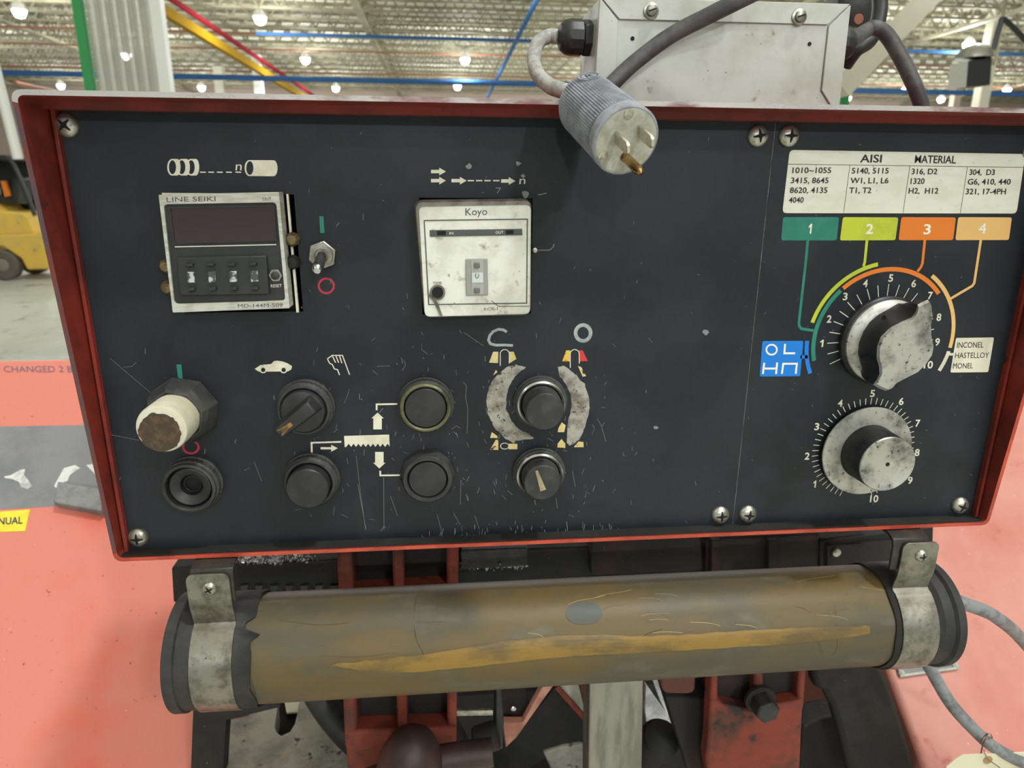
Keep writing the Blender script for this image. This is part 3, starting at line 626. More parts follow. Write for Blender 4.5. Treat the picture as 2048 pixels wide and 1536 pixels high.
# panels (the left one with the two instrument cut-outs)
SEAM = 0.2100
pz0, pz1 = ZB + 0.0006, ZT - 0.001
sh = (pan(345, 392).x, pan(*SE(1300, 900)).x, pan(600, 623).z, pan(575, 389).z)
kh = (pan(*KO(265, 700)).x, pan(*KO(1248, 700)).x, pan(950, 628).z, pan(950, 396).z)
def grid_panel(x0, x1, holes):
    xs = sorted({x0, x1, *[h[0] for h in holes], *[h[1] for h in holes]}); zs = sorted({pz0, pz1, *[h[2] for h in holes], *[h[3] for h in holes]})
    b = B()
    for i in range(len(xs) - 1):
        for j in range(len(zs) - 1):
            cx, cz = (xs[i] + xs[i + 1]) / 2, (zs[j] + zs[j + 1]) / 2
            if any(h[0] < cx < h[1] and h[2] < cz < h[3] for h in holes): continue
            b.box(xs[i], xs[i + 1], PY, PY + 0.002, zs[j], zs[j + 1])
    return b
pl_ = obj('front_panel', grid_panel(XL + 0.001, SEAM - 0.0003, [sh, kh]), m_panel, cbx, smooth=False, label='black panel with counters and push buttons')
pr_ = obj('front_panel', grid_panel(SEAM + 0.0003, XR - 0.001, []), m_panel, cbx, smooth=False, label='black panel with two speed dials')
obj('seam_backing', B().box(SEAM - 0.001, SEAM + 0.001, PY + 0.0005, PY + 0.003, pz0, pz1), m_bare, cbx, smooth=False)
H1, H2, H3 = 0.00012, 0.00024, 0.00036
def P1(x, y): return pan(x, y, H1)
def P2(x, y): return pan(x, y, H2)
def P3(x, y): return pan(x, y, H3)
def ell(fr, cx, cy, a, b_, n=28, P=P1, a0=0, a1=360): return [P(*fr(cx + a * math.cos(R(a0 + (a1 - a0) * i / n)), cy + b_ * math.sin(R(a0 + (a1 - a0) * i / n)))) for i in range(n + (a1 - a0 != 360))]
def mark(b, m, par, nm='marking', label=None): return obj(nm, b, m, par, flat=True, label=label)
def rings(b, fr, cx, cy, a, b_, w_, P=P1):
    b.stroke(ell(fr, cx, cy, a - w_ / 2, b_ - w_ / 2, 32, P), w_ / 4.0 / FPX * 0.46, closed=True)
MM = 0.46 / FPX                                # metres per picture pixel on the panel, about
# --- symbols over the counter
b = B()
for k, h in ((2, H1), (1, H2), (0, H3)):
    P = lambda x, y: pan(x, y, h)
    b.poly([P(*SE(195 + 82 * k + 44 * math.cos(R(a)), 195 + 73 * math.sin(R(a)))) for a in range(90, 271, 12)] + [P(*SE(238 + 82 * k + 30 * math.cos(R(a)), 195 + 73 * math.sin(R(a)))) for a in range(270, 451, 12)])
b.poly([P1(*SE(872 + 42 * math.cos(R(a)), 202 + 70 * math.sin(R(a)))) for a in range(90, 271, 12)] + [P1(*SE(1085 + 34 * math.cos(R(a)), 204 + 70 * math.sin(R(a)))) for a in range(270, 451, 12)])
for x in (440, 512, 588, 668, 750): b.stroke([P1(*SE(x, 238)), P1(*SE(x + 50, 239))], 2 * MM)
px_text(b, 'n', SE, 750, 802, 222, 145, P1)
mark(b, m_cream, pl_, label='cream symbol of slices and a cut bar')
b = B()
for k, h in ((2, H1), (1, H2), (0, H3)): mark(B().poly([pan(*SE(197 + 82 * k + 31 * math.cos(R(a)), 195 + 61 * math.sin(R(a))), h + 0.00006) for a in range(0, 360, 12)]), m_panel, pl_)
mark(B().poly([pan(*SE(876 + 31 * math.cos(R(a)), 202 + 60 * math.sin(R(a))), H2) for a in range(0, 360, 12)]), m_panel, pl_)
# --- arrows over the timer
def arrow(b, fr, x0, x1, y, hw, hl, hh, vert=False, P=P1):
    s = 1 if x1 > x0 else -1
    pts = [(x0, -hw), (x1 - s * hl, -hw), (x1 - s * hl, -hh), (x1, 0), (x1 - s * hl, hh), (x1 - s * hl, hw), (x0, hw)]
    b.poly([P(*fr(*((y + d, a) if vert else (a, y + d)))) for a, d in pts])
b = B()
for x0, x1, y in ((360, 490, 145), (360, 490, 225), (540, 672, 225), (975, 1100, 228)):
    b2_ = B(); arrow(b2_, KO, x0, x1, y, 15, 58, 34); mark(b2_, m_cream, pl_, 'arrow_mark')
for x in (682, 755, 828, 905): b.stroke([P1(*KO(x, 225)), P1(*KO(x + 55, 225))], 2.4 * MM)
px_text(b, 'n', KO, 1134, 1186, 255, 186, P1)
mark(b, m_cream, pl_, label='cream dashes and letter')
# --- teal bars and red rings
b = B(); b.poly([P1(*SE(*p)) for p in ((1485, 625), (1522, 625), (1532, 772), (1495, 772))]); mark(b, m_teal, pl_)
b = B(); b.poly([P1(*LA(*p)) for p in ((485, 325), (521, 325), (533, 440), (500, 440))]); mark(b, m_teal, pl_)
b = B(); b.stroke(ell(SE, 1547, 1236, 66, 64), 4.2 * MM, closed=True); mark(b, m_redp, pl_)
b = B(); b.stroke(ell(LA, 592, 930, 56, 46), 4.4 * MM, closed=True); mark(b, m_redp, pl_)
# --- car, hand, saw blade
b = B(); b.poly([P1(*LA(*p)) for p in ((1058, 358), (1100, 330), (1178, 322), (1200, 300), (1225, 297), (1265, 304), (1302, 318), (1332, 338), (1326, 362), (1300, 376), (1090, 378))])
for x in (1120, 1270): b.poly(ell(LA, x, 366, 25, 24, 20, P2))
mark(b, m_cream, pl_, label='cream sports car symbol')
b = B()
for x in (1120, 1270): b.poly(ell(LA, x, 365, 16, 16, 18, P3))
mark(b, m_panel, pl_)
b = B()
for pts in (((1590, 284), (1625, 259), (1700, 259), (1752, 400)), ((1626, 262), (1650, 312)), ((1652, 262), (1672, 312)), ((1678, 262), (1696, 316)), ((1590, 284), (1606, 316), (1626, 326), (1641, 358), (1664, 363), (1679, 402))):
    b.stroke([P1(*LA(*p)) for p in pts], 2.0 * MM)
mark(b, m_cream, pl_, label='worn outline of a hand')
b = B(); saw = [(1712, 848), (2042, 838), (2046, 925)]
for k in range(9): saw += [(2030 - k * 35.5, 905), (2012 - k * 35.5, 928 - 0 * k)]
saw += [(1716, 930)]
b.poly([P1(*LA(*p)) for p in saw])
mark(b, m_cream, pl_, label='cream saw blade symbol')
for a_ in ((800, 677, 1957, 31, 42, 45, True), (965, 1086, 1970, 31, 42, 45, True), (1540, 1666, 938, 8, 48, 25, False)):
    b = B(); arrow(b, LA, *a_); mark(b, m_cream, pl_, 'arrow_mark')
for fr, pts in ((LB, ((268, 660), (268, 617), (432, 614))), (LB, ((294, 1103), (295, 1137), (440, 1135))), (LA, ((1476, 972), (1474, 898), (1692, 891)))): mark(B().stroke([P1(*fr(*p)) for p in pts], 3.6 * MM), m_cream, pl_, 'lead_line')
# --- hand-painted letters, scraped metal arcs and what is left of the vice symbols
b = B(); b.stroke([P3(*LB(*p)) for p in ((1220, 88), (1195, 72), (1160, 68), (1120, 84), (1096, 112), (1086, 148), (1100, 174), (1140, 184), (1200, 183), (1265, 186))], 5.4 * MM); mark(b, m_chalk, pl_, 'lettering', 'hand painted letter C')
b = B(); b.stroke(ell(LB, 1778, 95, 55, 58, 24, P3), 7.5 * MM, closed=True); mark(b, m_chalk, pl_, 'lettering', 'hand painted letter O')
def jag(pts, a):
    out = []
    for i, p in enumerate(pts):
        q = pts[(i + 1) % len(pts)]
        for k in range(5):
            t_ = k / 5; out.append((p[0] + (q[0] - p[0]) * t_ + random.uniform(-a, a), p[1] + (q[1] - p[1]) * t_ + random.uniform(-a, a)))
    return out
b = B(); b.poly([P2(*LB(*p)) for p in jag([(1290, 325), (1220, 345), (1140, 410), (1090, 490), (1072, 590), (1085, 690), (1130, 790), (1200, 860), (1270, 905), (1285, 885), (1420, 865), (1380, 835), (1310, 800), (1250, 730), (1215, 650), (1215, 560), (1240, 480), (1290, 400), (1360, 345)], 4)])
b.poly([P2(*LB(*p)) for p in jag([(1590, 345), (1640, 335), (1720, 395), (1790, 470), (1825, 580), (1825, 660), (1790, 780), (1750, 880), (1680, 920), (1662, 905), (1665, 750), (1690, 650), (1690, 560), (1660, 480), (1600, 400)], 4)])
mark(b, m_bare, pl_, label='two arcs scraped to bare metal')
b = B()
for pts in ([(1120, 232), (1158, 232), (1156, 315), (1090, 312)], [(1236, 232), (1270, 232), (1290, 285), (1240, 316)], [(1140, 365), (1152, 380), (1120, 405)], [(1098, 862), (1110, 820), (1150, 848), (1152, 864)], [(1097, 950), (1140, 875), (1158, 880), (1158, 950)], [(1232, 905), (1297, 905), (1297, 945), (1232, 945)],
            [(1740, 335), (1765, 345), (1800, 410), (1775, 415)], [(1622, 748), (1650, 770), (1640, 820), (1592, 820), (1598, 790)], [(1620, 870), (1648, 905), (1648, 935), (1590, 932), (1592, 905)], [(1745, 888), (1780, 892), (1782, 930), (1710, 930)]):
    mark(B().poly([P1(*LB(*p)) for p in pts]), m_yel, pl_, label='yellowed scrap of a vice symbol')
b = B()
for pts in ([(1655, 222), (1684, 222), (1684, 303), (1625, 302)], [(1749, 222), (1775, 222), (1812, 300), (1752, 302)]): mark(B().poly([P1(*LB(*p)) for p in pts]), m_redy if pts[0][0] < 1700 else mat('faded_red_print', (206, 52, 56), 0.5), pl_, label='faded red scrap of a vice symbol')
b = B()
for cx, yb in ((1205, 335), (1717, 350)):
    b.stroke([P2(*LB(cx - 33, yb))] + ell(LB, cx, 248, 33, 32, 14, P2, 180, 360) + [P2(*LB(cx + 33, 318))], 1.8 * MM)
b.stroke(ell(LB, 1204, 922, 30, 22, 20, P2), 1.6 * MM, closed=True)
mark(b, m_cream, pl_)
# --- scratches and flecks of bare metal
b = B()
def scratch(fr, pts, wd=1.0): b.stroke([P3(*fr(*p)) for p in pts], wd * MM)
for pts in ([(900, 455), (925, 480), (918, 560), (935, 650), (930, 830)], [(470, 295), (480, 330), (455, 370)], [(595, 215), (640, 250)], [(370, 1290), (420, 1430)], [(130, 1200), (190, 1530)], [(710, 1420), (740, 1536)], [(830, 1410), (880, 1500)], [(885, 1170), (880, 1350)], [(985, 1430), (1020, 1530)], [(320, 1150), (322, 1536)], [(1880, 720), (1910, 770), (1945, 890)], [(1580, 1300), (1590, 1380)], [(1700, 1100), (1720, 1220)], [(815, 800), (850, 775), (880, 790)], [(905, 90), (1050, 190)], [(240, 370), (275, 400)], [(270, 340), (370, 335)]): scratch(LB, pts, 0.7)
for pts in ([(100, 345), (160, 340), (190, 310)], [(0, 280), (330, 560)], [(0, 838), (215, 880)], [(1750, 505), (1735, 560), (1715, 605)], [(1640, 1365), (1635, 1430)], [(1690, 1420), (1740, 1445)], [(1800, 990), (1830, 1250), (1870, 1536)], [(1055, 1040), (1110, 1180)]): scratch(LA, pts, 0.6)
for pts in ([(1300, 835), (1400, 835), (1430, 810), (1440, 780)], [(1300, 350), (1375, 335)], [(930, 290), (970, 290), (940, 335)]): scratch(KO, pts, 1.6)
for k in range(260):
    x, y = (random.gauss(960, 170), random.gauss(880, 110)) if k < 190 else (random.uniform(240, 1460), random.uniform(260, 1060))
    if not (150 < x < 1455 and 260 < y < 1075): continue
    L_ = random.uniform(2, 13); an = random.gauss(1.5, 0.5)
    b.stroke([P3(x, y), P3(x + L_ * math.cos(an), y + L_ * math.sin(an))], random.uniform(0.4, 1.1) * MM)
for k in range(46):
    x = random.uniform(840, 1240); y = random.gauss(1066 - (x - 840) * 0.035, 7)
    b.stroke([P3(x, y), P3(x + random.uniform(-3, 3), y + random.uniform(5, 14))], random.uniform(0.5, 1.3) * MM)
for x, y, s in ((938, 333, 7), (1036, 327, 6), (1046, 352, 5), (1050, 388, 9), (1412, 665, 7), (1312, 855, 5)):
    b.poly([P3(x + random.uniform(0.6, 1.2) * s * math.cos(a), y + random.uniform(0.5, 1.1) * s * math.sin(a)) for a in [i * 0.8 for i in range(8)]])
o = mark(b, mat('scratch_grey', (132, 134, 132), 0.6), pl_, 'scratches'); o['kind'] = 'stuff'
b = B()
for k in range(70):
    x, y = random.uniform(1480, 1960), random.uniform(270, 1020); L_ = random.uniform(1, 6); an = random.uniform(0, 3.1)
    b.stroke([P1(x, y), P1(x + L_ * math.cos(an), y + L_ * math.sin(an))], random.uniform(0.4, 0.9) * MM)
ps = [(1549, 256), (1546, 300), (1540, 350), (1532, 420), (1521, 520), (1508, 620), (1492, 800), (1474, 963), (1468, 1005)]
o = mark(b, MATS['scratch_grey'], pr_, 'scratches'); o['kind'] = 'stuff'
# --- right panel: table of steels
b = B(); tb = rrect([P1(*RA(470, 235)), P1(*RA(2058, 263)), P1(*RA(1998, 664)), P1(*RA(420, 661))], 0.003); b.prism(tb, (0, 0.0006, 0))
obj('label_plate', b, m_plate, pr_, label='cream label plate with the table of steels')
b = B(); px_text(b, 'AISI', RA, 943, 1088, 319, 268, P3, grow=0.012); px_text(b, 'MATERIAL', RA, 1312, 1588, 322, 272, P3, yb2=326, grow=0.012)
for s_, x0, x1, yb in (('1010~1055', 487, 748, 391), ('3415, 8645', 477, 730, 459), ('8620, 4135', 470, 722, 525), ('4040', 463, 562, 591), ('5140, 5115', 887, 1135, 394), ('W1, L1, L6', 878, 1134, 460), ('T1, T2', 870, 1018, 526),
                       ('316, D2', 1290, 1463, 399), ('1320', 1283, 1377, 464), ('H2,  H12', 1270, 1470, 529), ('304,  D3', 1680, 1850, 404), ('G6, 410, 440', 1668, 1957, 468), ('321, 17-4PH', 1655, 1925, 534)):
    px_text(b, s_, RA, x0, x1, yb, yb - 37, P3, grow=0.012)
b.stroke([P2(*RA(457, 331)), P2(*RA(2046, 353))], 0.9 * MM)
for p, q_ in (((876, 338), (833, 658)), ((1280, 343), (1233, 660)), ((1668, 348), (1619, 662))): b.stroke([P2(*RA(*p)), P2(*RA(*q_))], 0.8 * MM)
mark(b, m_ink, pr_, 'lettering')
# --- coloured tabs, connectors and arcs
c1 = Vector((0.3036, PY, CZ - 0.1030)); c2 = Vector((0.3037, PY, CZ - 0.1853))
def ang(p, c): p = pan(*p); return math.degrees(math.atan2(p.z - c.z, p.x - c.x))
def arc(b, pa, pb_, r0, r1, c=None, h=H1):
    c = c or c1; a0, a1 = ang(pa, c), ang(pb_, c)
    while a1 > a0: a1 -= 360
    n_ = max(6, int((a0 - a1) / 4)); A = [R(a0 + (a1 - a0) * i / n_) for i in range(n_ + 1)]
    vs = [(c.x + r0 * math.cos(t_), PY - h, c.z + r0 * math.sin(t_)) for t_ in A] + [(c.x + r1 * math.cos(t_), PY - h, c.z + r1 * math.sin(t_)) for t_ in A]
    b.add(vs, [[i, i + 1, n_ + 2 + i, n_ + 1 + i] for i in range(n_)])
def tabbox(b, c4): b.poly(rrect([P1(*RA(*p)) for p in c4], 0.0015, 3))
wl = 5.6 * MM
b = B(); tabbox(b, ((425, 688), (802, 688), (786, 845), (412, 845))); b.stroke([P1(1615.5, 480), P1(1612, 520), P1(1597.8, 645), P1(1598.5, 652), P1(1603, 657.5), P1(1627, 661)], wl); arc(b, (1623.7, 723), (1679.5, 578.5), 0.0508, 0.0478); mark(b, m_teal, pr_, label='teal tab 1 with its arc')
b = B(); tabbox(b, ((828, 688), (1202, 690), (1182, 843), (808, 845))); b.stroke([P1(1734, 480), P1(1729.6, 524), P1(1727, 533)], wl); arc(b, (1621, 644.5), (1755.7, 525.4), 0.0551, 0.0523); mark(b, m_lime, pr_, label='lime tab 2 with its arc')
b = B(); tabbox(b, ((1222, 688), (1590, 690), (1570, 843), (1203, 843))); b.stroke([P1(1849.7, 480), P1(1845, 526), P1(1842, 534), P1(1835, 543)], wl); arc(b, (1683.2, 572.6), (1881, 584.6), 0.0508, 0.0478); mark(b, m_orange, pr_, label='orange tab 3 with its arc')
b = B(); tabbox(b, ((1605, 688), (1967, 690), (1946, 842), (1585, 843))); b.stroke([P1(1961.7, 480), P1(1948.5, 566), P1(1945, 571.5), P1(1900, 598)], wl); arc(b, (1865.9, 548.6), (1902.5, 695.8), 0.0551, 0.0523); mark(b, m_tan, pr_, label='tan tab 4 with its arc')
b = B()
for s_, x, y in (('1', 603, 800), ('2', 1005, 800), ('3', 1393, 802), ('4', 1766, 796)):
    b = B(); px_text(b, s_, RA, x - (9 if s_ == '1' else 24), x + (11 if s_ == '1' else 24), y, y - 64, P2, grow=0.022); mark(b, m_white, pr_, 'lettering')
b = B(); b.poly(rrect([P1(*RB(*p)) for p in ((162, 152), (457, 150), (434, 405), (142, 408))], 0.0012, 3)); b.stroke([P1(*RB(436, 266)), P1(*RB(488, 266))], 7 * MM); arc(b, (1624.5, 745), (1614.5, 681.5), 0.0556, 0.0527)
mark(b, m_blue, pr_, label='blue tab of bar shapes')
b = B(); b.stroke(ell(RB, 228, 214, 38, 36, 24, P2), 3.6 * MM, closed=True)
for pts in (((325, 172), (320, 240), (398, 240)), ((175, 308), (165, 390)), ((172, 350), (262, 350)), ((268, 306), (260, 390)), ((302, 388), (312, 316), (410, 315), (402, 388))): b.stroke([P2(*RB(*p)) for p in pts], 4.2 * MM)
mark(b, m_white, pr_)
b = B(); b.poly(rrect([P1(*RD(*p)) for p in ((1120, 1064), (1640, 1057), (1560, 1531), (1042, 1537))], 0.0012, 3)); b.stroke([P1(*RD(1085, 1288)), P1(*RD(1020, 1288))], 5.5 * MM); arc(b, (1892, 701.5), (1877.5, 741), 0.0551, 0.0523)
mark(b, m_cream, pr_, label='cream tab of hard alloys')
b = B(); px_text(b, 'INCONEL', RD, 1132, 1492, 1200, 1124, P2, yb2=1196); px_text(b, 'HASTELLOY', RD, 1105, 1565, 1340, 1266, P2, yb2=1336); px_text(b, 'MONEL', RD, 1077, 1350, 1482, 1410, P2, yb2=1479)
mark(b, m_ink, pr_, 'lettering')
# --- dial scales
def scale(c, p5, p1_, per, rout, rin, n0, n1, step):
    b = B(); a5 = ang(p5, c); s_ = (ang(p1_, c) % 360 - a5) / per; k = n0
    while k <= n1 + 1e-6:
        a_ = R(a5 + (5 - k) * s_); d = Vector((math.cos(a_), 0, math.sin(a_))); c0 = Vector((c.x, PY - H1, c.z))
        b.stroke([c0 + d * rin, c0 + d * rout], 1.7 * MM); k += step
    mark(b, m_cream, pr_, 'scale_ticks')
scale(c1, RC(2030, 350), RC(1120, 1218), 4, 0.0392, 0.031, 0, 10, 0.5)
scale(c2, RK(835, 292), RK(222, 883), 3, 0.0394, 0.0345, 0, 10, 0.2)
b = B()
for s_, x, y in (('1', 1643.6, 687), ('2', 1658.6, 638), ('3', 1690.7, 593), ('4', 1731, 566.8), ('5', 1782, 556), ('6', 1827.8, 567), ('7', 1860.8, 591), ('8', 1878, 634.5), ('9', 1875, 684), ('10', 1857, 729.5)):
    wd = 9 if s_ == '10' else (3.4 if s_ == '1' else 4.6); b = B(); px_text(b, s_, cr(0, 0, 1), x - wd - 1, x + wd - 1, y + 7, y - 7, P1, lean=0.13, grow=0.022); mark(b, m_cream, pr_, 'scale_number')
for s_, x, y in (('1', 252, 1170), ('2', 176, 882), ('3', 275, 580), ('4', 515, 340), ('5', 845, 240), ('6', 1140, 322), ('7', 1308, 545), ('8', 1302, 845), ('9', 1230, 1130), ('10', 862, 1318)):
    wd = 42 if s_ == '10' else (14 if s_ == '1' else 24); b = B(); px_text(b, s_, RK, x - wd - 4, x + wd - 4, y + 34, y - 34, P1, lean=0.13, grow=0.022); mark(b, m_cream, pr_, 'scale_number')

# --- screws
N = Vector((0, -1, 0))
def screw_at(p, r=0.0068, par=None, rot=0.0, m=None, label=None):
    o = obj('screw', B().lathe(p, N, [(r, 0), (r, r * 0.12), (r * 0.93, r * 0.3), (r * 0.7, r * 0.5), (r * 0.38, r * 0.62), (r * 0.05, r * 0.66)], 26), m or m_screw, par, origin=p, label=label)
    b = B(); L_, w_ = r * 0.62, r * 0.13
    for a in (rot, rot + math.pi / 2):
        d = Vector((math.cos(a), 0, math.sin(a))); e = Vector((-math.sin(a), 0, math.cos(a)))
        pr = [(-1, 0.56), (-.5, 0.65), (0, 0.69), (.5, 0.65), (1, 0.56)]
        L1 = [p + d * (L_ * u) + e * (w_ * (1.4 - abs(u))) + N * (r * h_) for u, h_ in pr]; L2 = [p + d * (L_ * u) - e * (w_ * (1.4 - abs(u))) + N * (r * h_) for u, h_ in pr]
        b.add(L1 + L2, [[i, i + 1, 6 + i, 5 + i] for i in range(4)])
    obj('cross_recess', b, m_void, o, origin=p, flat=True)
    return o
for (x, y, ro) in ((135, 251, 0.8), (278, 1074, 0.0), (1515, 272, 0.2), (1577, 272, 0.0), (1440, 1029, 0.05), (1495, 1027, -0.1), (1919, 1010, -0.35), (2064, 300, 0.3)):
    screw_at(pan(x, y), par=cbx, rot=ro)

# --- push buttons, selector, socket and small knobs (two rows, four columns)
CX = [-0.1720, -0.0941, -0.0151, 0.0627]; RZ = [CZ - 0.1425, CZ - 0.1945]
def base(i, j, name, label, prof, m, kn=None, n=72):
    p = Vector((CX[i], PY, RZ[j])); return p, obj(name, B().lathe(p, N, prof, n, kn, cap1=False), m, cbx, origin=p, label=label)
def cap(p, par, name, prof, m, n=40, label=None, kn=None): return obj(name, B().lathe(p, N, prof, n, kn), m, par, origin=p, label=label)
mm = lambda l: [(a / 1000, h / 1000) for a, h in l]
ringp = mm([(19.0, 0), (19.0, 2), (18.3, 2.4), (18.3, 7), (17.6, 7.8), (16.6, 9.2), (15.4, 9.4), (14.6, 8.6), (14.4, 3)])
kn = {2: 0.012, 3: 0.012}
# white lamp button in a hexagonal boot
p = Vector((CX[0] - 0.0005, PY, RZ[0] - 0.0005)); o = obj('push_button', B().lathe(p, N, mm([(23, 0), (22, 4), (20.4, 12), (17.6, 16.5), (16.4, 16.5), (15.8, 12)]), 8, ph=0.2, cap1=False), m_blackd, cbx, origin=p, bev=0.002, seg=3, label='tall white push button with scorched top in a black boot')
cap(p, o, 'button_cap', mm([(15.2, 8), (15.2, 35.5), (14.6, 37.0), (13.2, 37.7), (0.01, 37.8)]), m_wbtn, 48, 'yellowed white cap')
b = B(); b.poly([p + Vector((-0.0009, -0.0380, -0.0018)) + Vector((math.cos(a_), 0, math.sin(a_))) * (0.0124 + random.uniform(-.0007, .0005)) for a_ in [R(i * 7.5) for i in range(48)]])
obj('scorch', b, m_burn, o, origin=p, flat=True, label='brown scorch mark')
# selector
p, o = base(1, 0, 'selector_switch', 'black selector switch with lever and amber tip', ringp, m_blackd, kn)
cap(p, o, 'switch_body', mm([(14.2, 4), (14.2, 11), (13.6, 12.5), (10, 13.5), (0.01, 13.8)]), m_black)
d = (pan(*LA(1285, 800)) - pan(*LA(1490, 640))); d.y = 0; d.normalize(); e = Vector((d.z, 0, -d.x)); c0 = p + N * 0.013
b = B(); b.loft([[c0 + d * 0.0155 + e * 0.0055, c0 + d * 0.0155 - e * 0.0055, c0 - d * 0.0125 - e * 0.0062, c0 - d * 0.0125 + e * 0.0062], [c0 + d * 0.0175 + e * 0.0036 + N * 0.011, c0 + d * 0.0175 - e * 0.0036 + N * 0.011, c0 - d * 0.010 - e * 0.0042 + N * 0.009, c0 - d * 0.010 + e * 0.0042 + N * 0.009]])
obj('lever', b, m_black, o, origin=p, bev=0.0012, seg=3)
b = B(); ti = c0 + N * 0.0113; b.prism([ti + d * 0.0165 + e * 0.0024, ti + d * 0.0135, ti + d * 0.0165 - e * 0.0024, ti + d * 0.006 - e * 0.0012, ti + d * 0.006 + e * 0.0012], (0, 0.0006, 0))
obj('pointer', b, m_amber, o, origin=p, label='worn amber pointer')
# flush button with yellow-green ring
p, o = base(2, 0, 'push_button', 'flush black push button with tarnished yellow ring', mm([(19, 0), (19, 2), (18.0, 2.4), (18.0, 7), (17.0, 8.2)]), m_blackd, kn)
obj('trim_ring', B().lathe(p, N, mm([(17.1, 7.8), (16.6, 10.0), (15.4, 10.6), (14.4, 10.0), (14.2, 6)]), 48, cap0=False, cap1=False), mat('tarnished_ring', (112, 112, 84), 0.4, 0.5, c2=(70, 70, 56), vs=60), o, origin=p, label='yellow green ring')
cap(p, o, 'button_cap', mm([(13.6, 4), (13.6, 10.0), (13.0, 10.8), (0.01, 11.2)]), m_black)
# lower-left empty socket
p, o = base(0, 1, 'button_socket', 'empty button socket with its cap missing', mm([(19.2, 0), (19.2, 2), (18.4, 2.4), (18.4, 7.5), (17.4, 8.4), (17.0, 10.8), (15.6, 11.4), (14.8, 10.6), (14.6, 2)]), m_blackd, kn)
obj('socket_liner', B().lathe(p, N, mm([(13.6, 1.0), (13.4, 8.2), (12.6, 8.6), (8.4, 6.6), (7.2, 5.4), (6.8, 0.9)]), 44, cap0=False, cap1=False), m_black, o, origin=p)
obj('socket_floor', B().lathe(p, N, mm([(14.7, 0.4), (14.7, 0.8)]), 32), m_void, o, origin=p)
obj('contact_spring', B().tube([p + N * 0.001 + Vector((0.0055 * math.cos(a_), -a_ * 0.00022, 0.0055 * math.sin(a_))) for a_ in [i * 0.5 for i in range(26)]], 0.0005, 6, smooth=False), m_knobside, o, origin=p)
# tall black button
p, o = base(1, 1, 'push_button', 'tall black push button below the selector', ringp, m_blackd, kn)
cap(p, o, 'button_cap', mm([(13.9, 4), (13.9, 16.6), (13.3, 17.4), (0.01, 17.7)]), m_black)
# booted flush button
p, o = base(2, 1, 'push_button', 'flush black push button in a smooth rubber boot', mm([(19.4, 0), (19.2, 4), (18.0, 6.8)]), m_blackd, n=10)
obj('boot_collar', B().lathe(p, N, mm([(17.6, 4), (17.5, 7.4), (16.4, 9.2), (14.2, 9.2), (13.6, 8.0), (13.5, 4)]), 48, cap0=False, cap1=False), m_blackd, o, origin=p)
cap(p, o, 'button_cap', mm([(13.0, 3), (13.0, 8.2), (12.4, 8.9), (0.01, 9.2)]), m_black)
# the two small knobs
for j, h_, lab in ((0, 24.0, 'black round knob between the scraped metal arcs'), (1, 20.5, 'black round knob with a pale pointer line')):
    p, o = base(3, j, 'control_knob', lab, mm([(18.6, 0), (18.6, 3), (17.8, 3.4), (17.8, 5.6), (16.6, 6.2)]), m_blackd, kn)
    obj('chrome_ring', B().lathe(p, N, mm([(16.9, 5.6), (16.4, 8.2), (15.2, 9.2), (14.0, 8.6), (13.8, 4)]), 52, cap0=False, cap1=False), m_chrome, o, origin=p, label='chrome ring')
    cap(p, o, 'knob_cap', mm([(13.2, 4), (13.2, 9.5), (12.9, 9.8), (12.7, h_ - 0.8), (12.0, h_), (0.01, h_ + 0.2)]), m_blackd, 80, kn={2: 0.012, 3: 0.012})
    if j:
        hh = h_ / 1000 + 0.0004; q1 = [aty(*LB(*xy), PY - hh) for xy in ((1428, 1105), (1446, 1100), (1508, 1240), (1466, 1254))]
        obj('pointer', B().poly(q1), mat('faded_pointer', (176, 162, 132), 0.6, c2=(140, 126, 100), vs=200), o, origin=p, flat=True, label='pale pointer line')
# --- toggle switch
tp = pan(*SE(1518, 962)); o = obj('toggle_switch', B().lathe(tp, N, [(0.0092, 0), (0.0092, 0.0035), (0.0086, 0.004)], 6, ph=0.35), m_steel, cbx, origin=tp, bev=0.0004, label='steel toggle switch pointing down, between teal bar and red ring')
obj('bushing', B().lathe(tp, N, [(0.0068, 0.0035), (0.0066, 0.006), (0.0042, 0.0062), (0.0040, 0.005)], 28), m_steel, o, origin=tp)
tip = aty(*SE(1472, 1082), PY - 0.019); b0 = tp + N * 0.005
obj('lever', B().tube([b0, b0 + (tip - b0) * 0.85], [0.0026, 0.0034], 16), m_blackd, o, origin=tp)
ax = (tip - b0).normalized(); obj('lever_tip', B().lathe(b0 + (tip - b0) * 0.83, ax, [(0.0031, 0), (0.0035, 0.0022), (0.0032, 0.0042), (0.0020, 0.0056), (0.0002, 0.006)], 20), m_chrome, o, origin=tp, label='bright rounded tip')
# --- large pointer knob of the upper dial
c = Vector((c1.x, PY, c1.z))
o = obj('dial_knob', B().lathe(c, N, mm([(31.2, 0.5), (31.4, 4.5), (30.2, 6.0)]), 64, cap1=True), m_knobside, cbx, origin=c, label='big winged pointer knob of worn cast metal on the upper dial')
obj('skirt', B().lathe(c, N, mm([(29.6, 5.5), (29.4, 7.6), (26.5, 9.6), (20, 10.4), (0.01, 10.6)]), 64), m_alu, o, origin=c)
HT = 0.031
tops = [(1395, 255), (1320, 285), (1262, 318), (1242, 400), (1190, 480), (1050, 540), (900, 620), (790, 730), (742, 860), (735, 1000), (768, 1120), (772, 1210), (735, 1285), (692, 1342),
        (760, 1388), (850, 1425), (905, 1405), (960, 1340), (1090, 1270), (1250, 1190), (1360, 1080), (1440, 960), (1460, 850), (1430, 700), (1425, 560), (1450, 430), (1430, 300)]
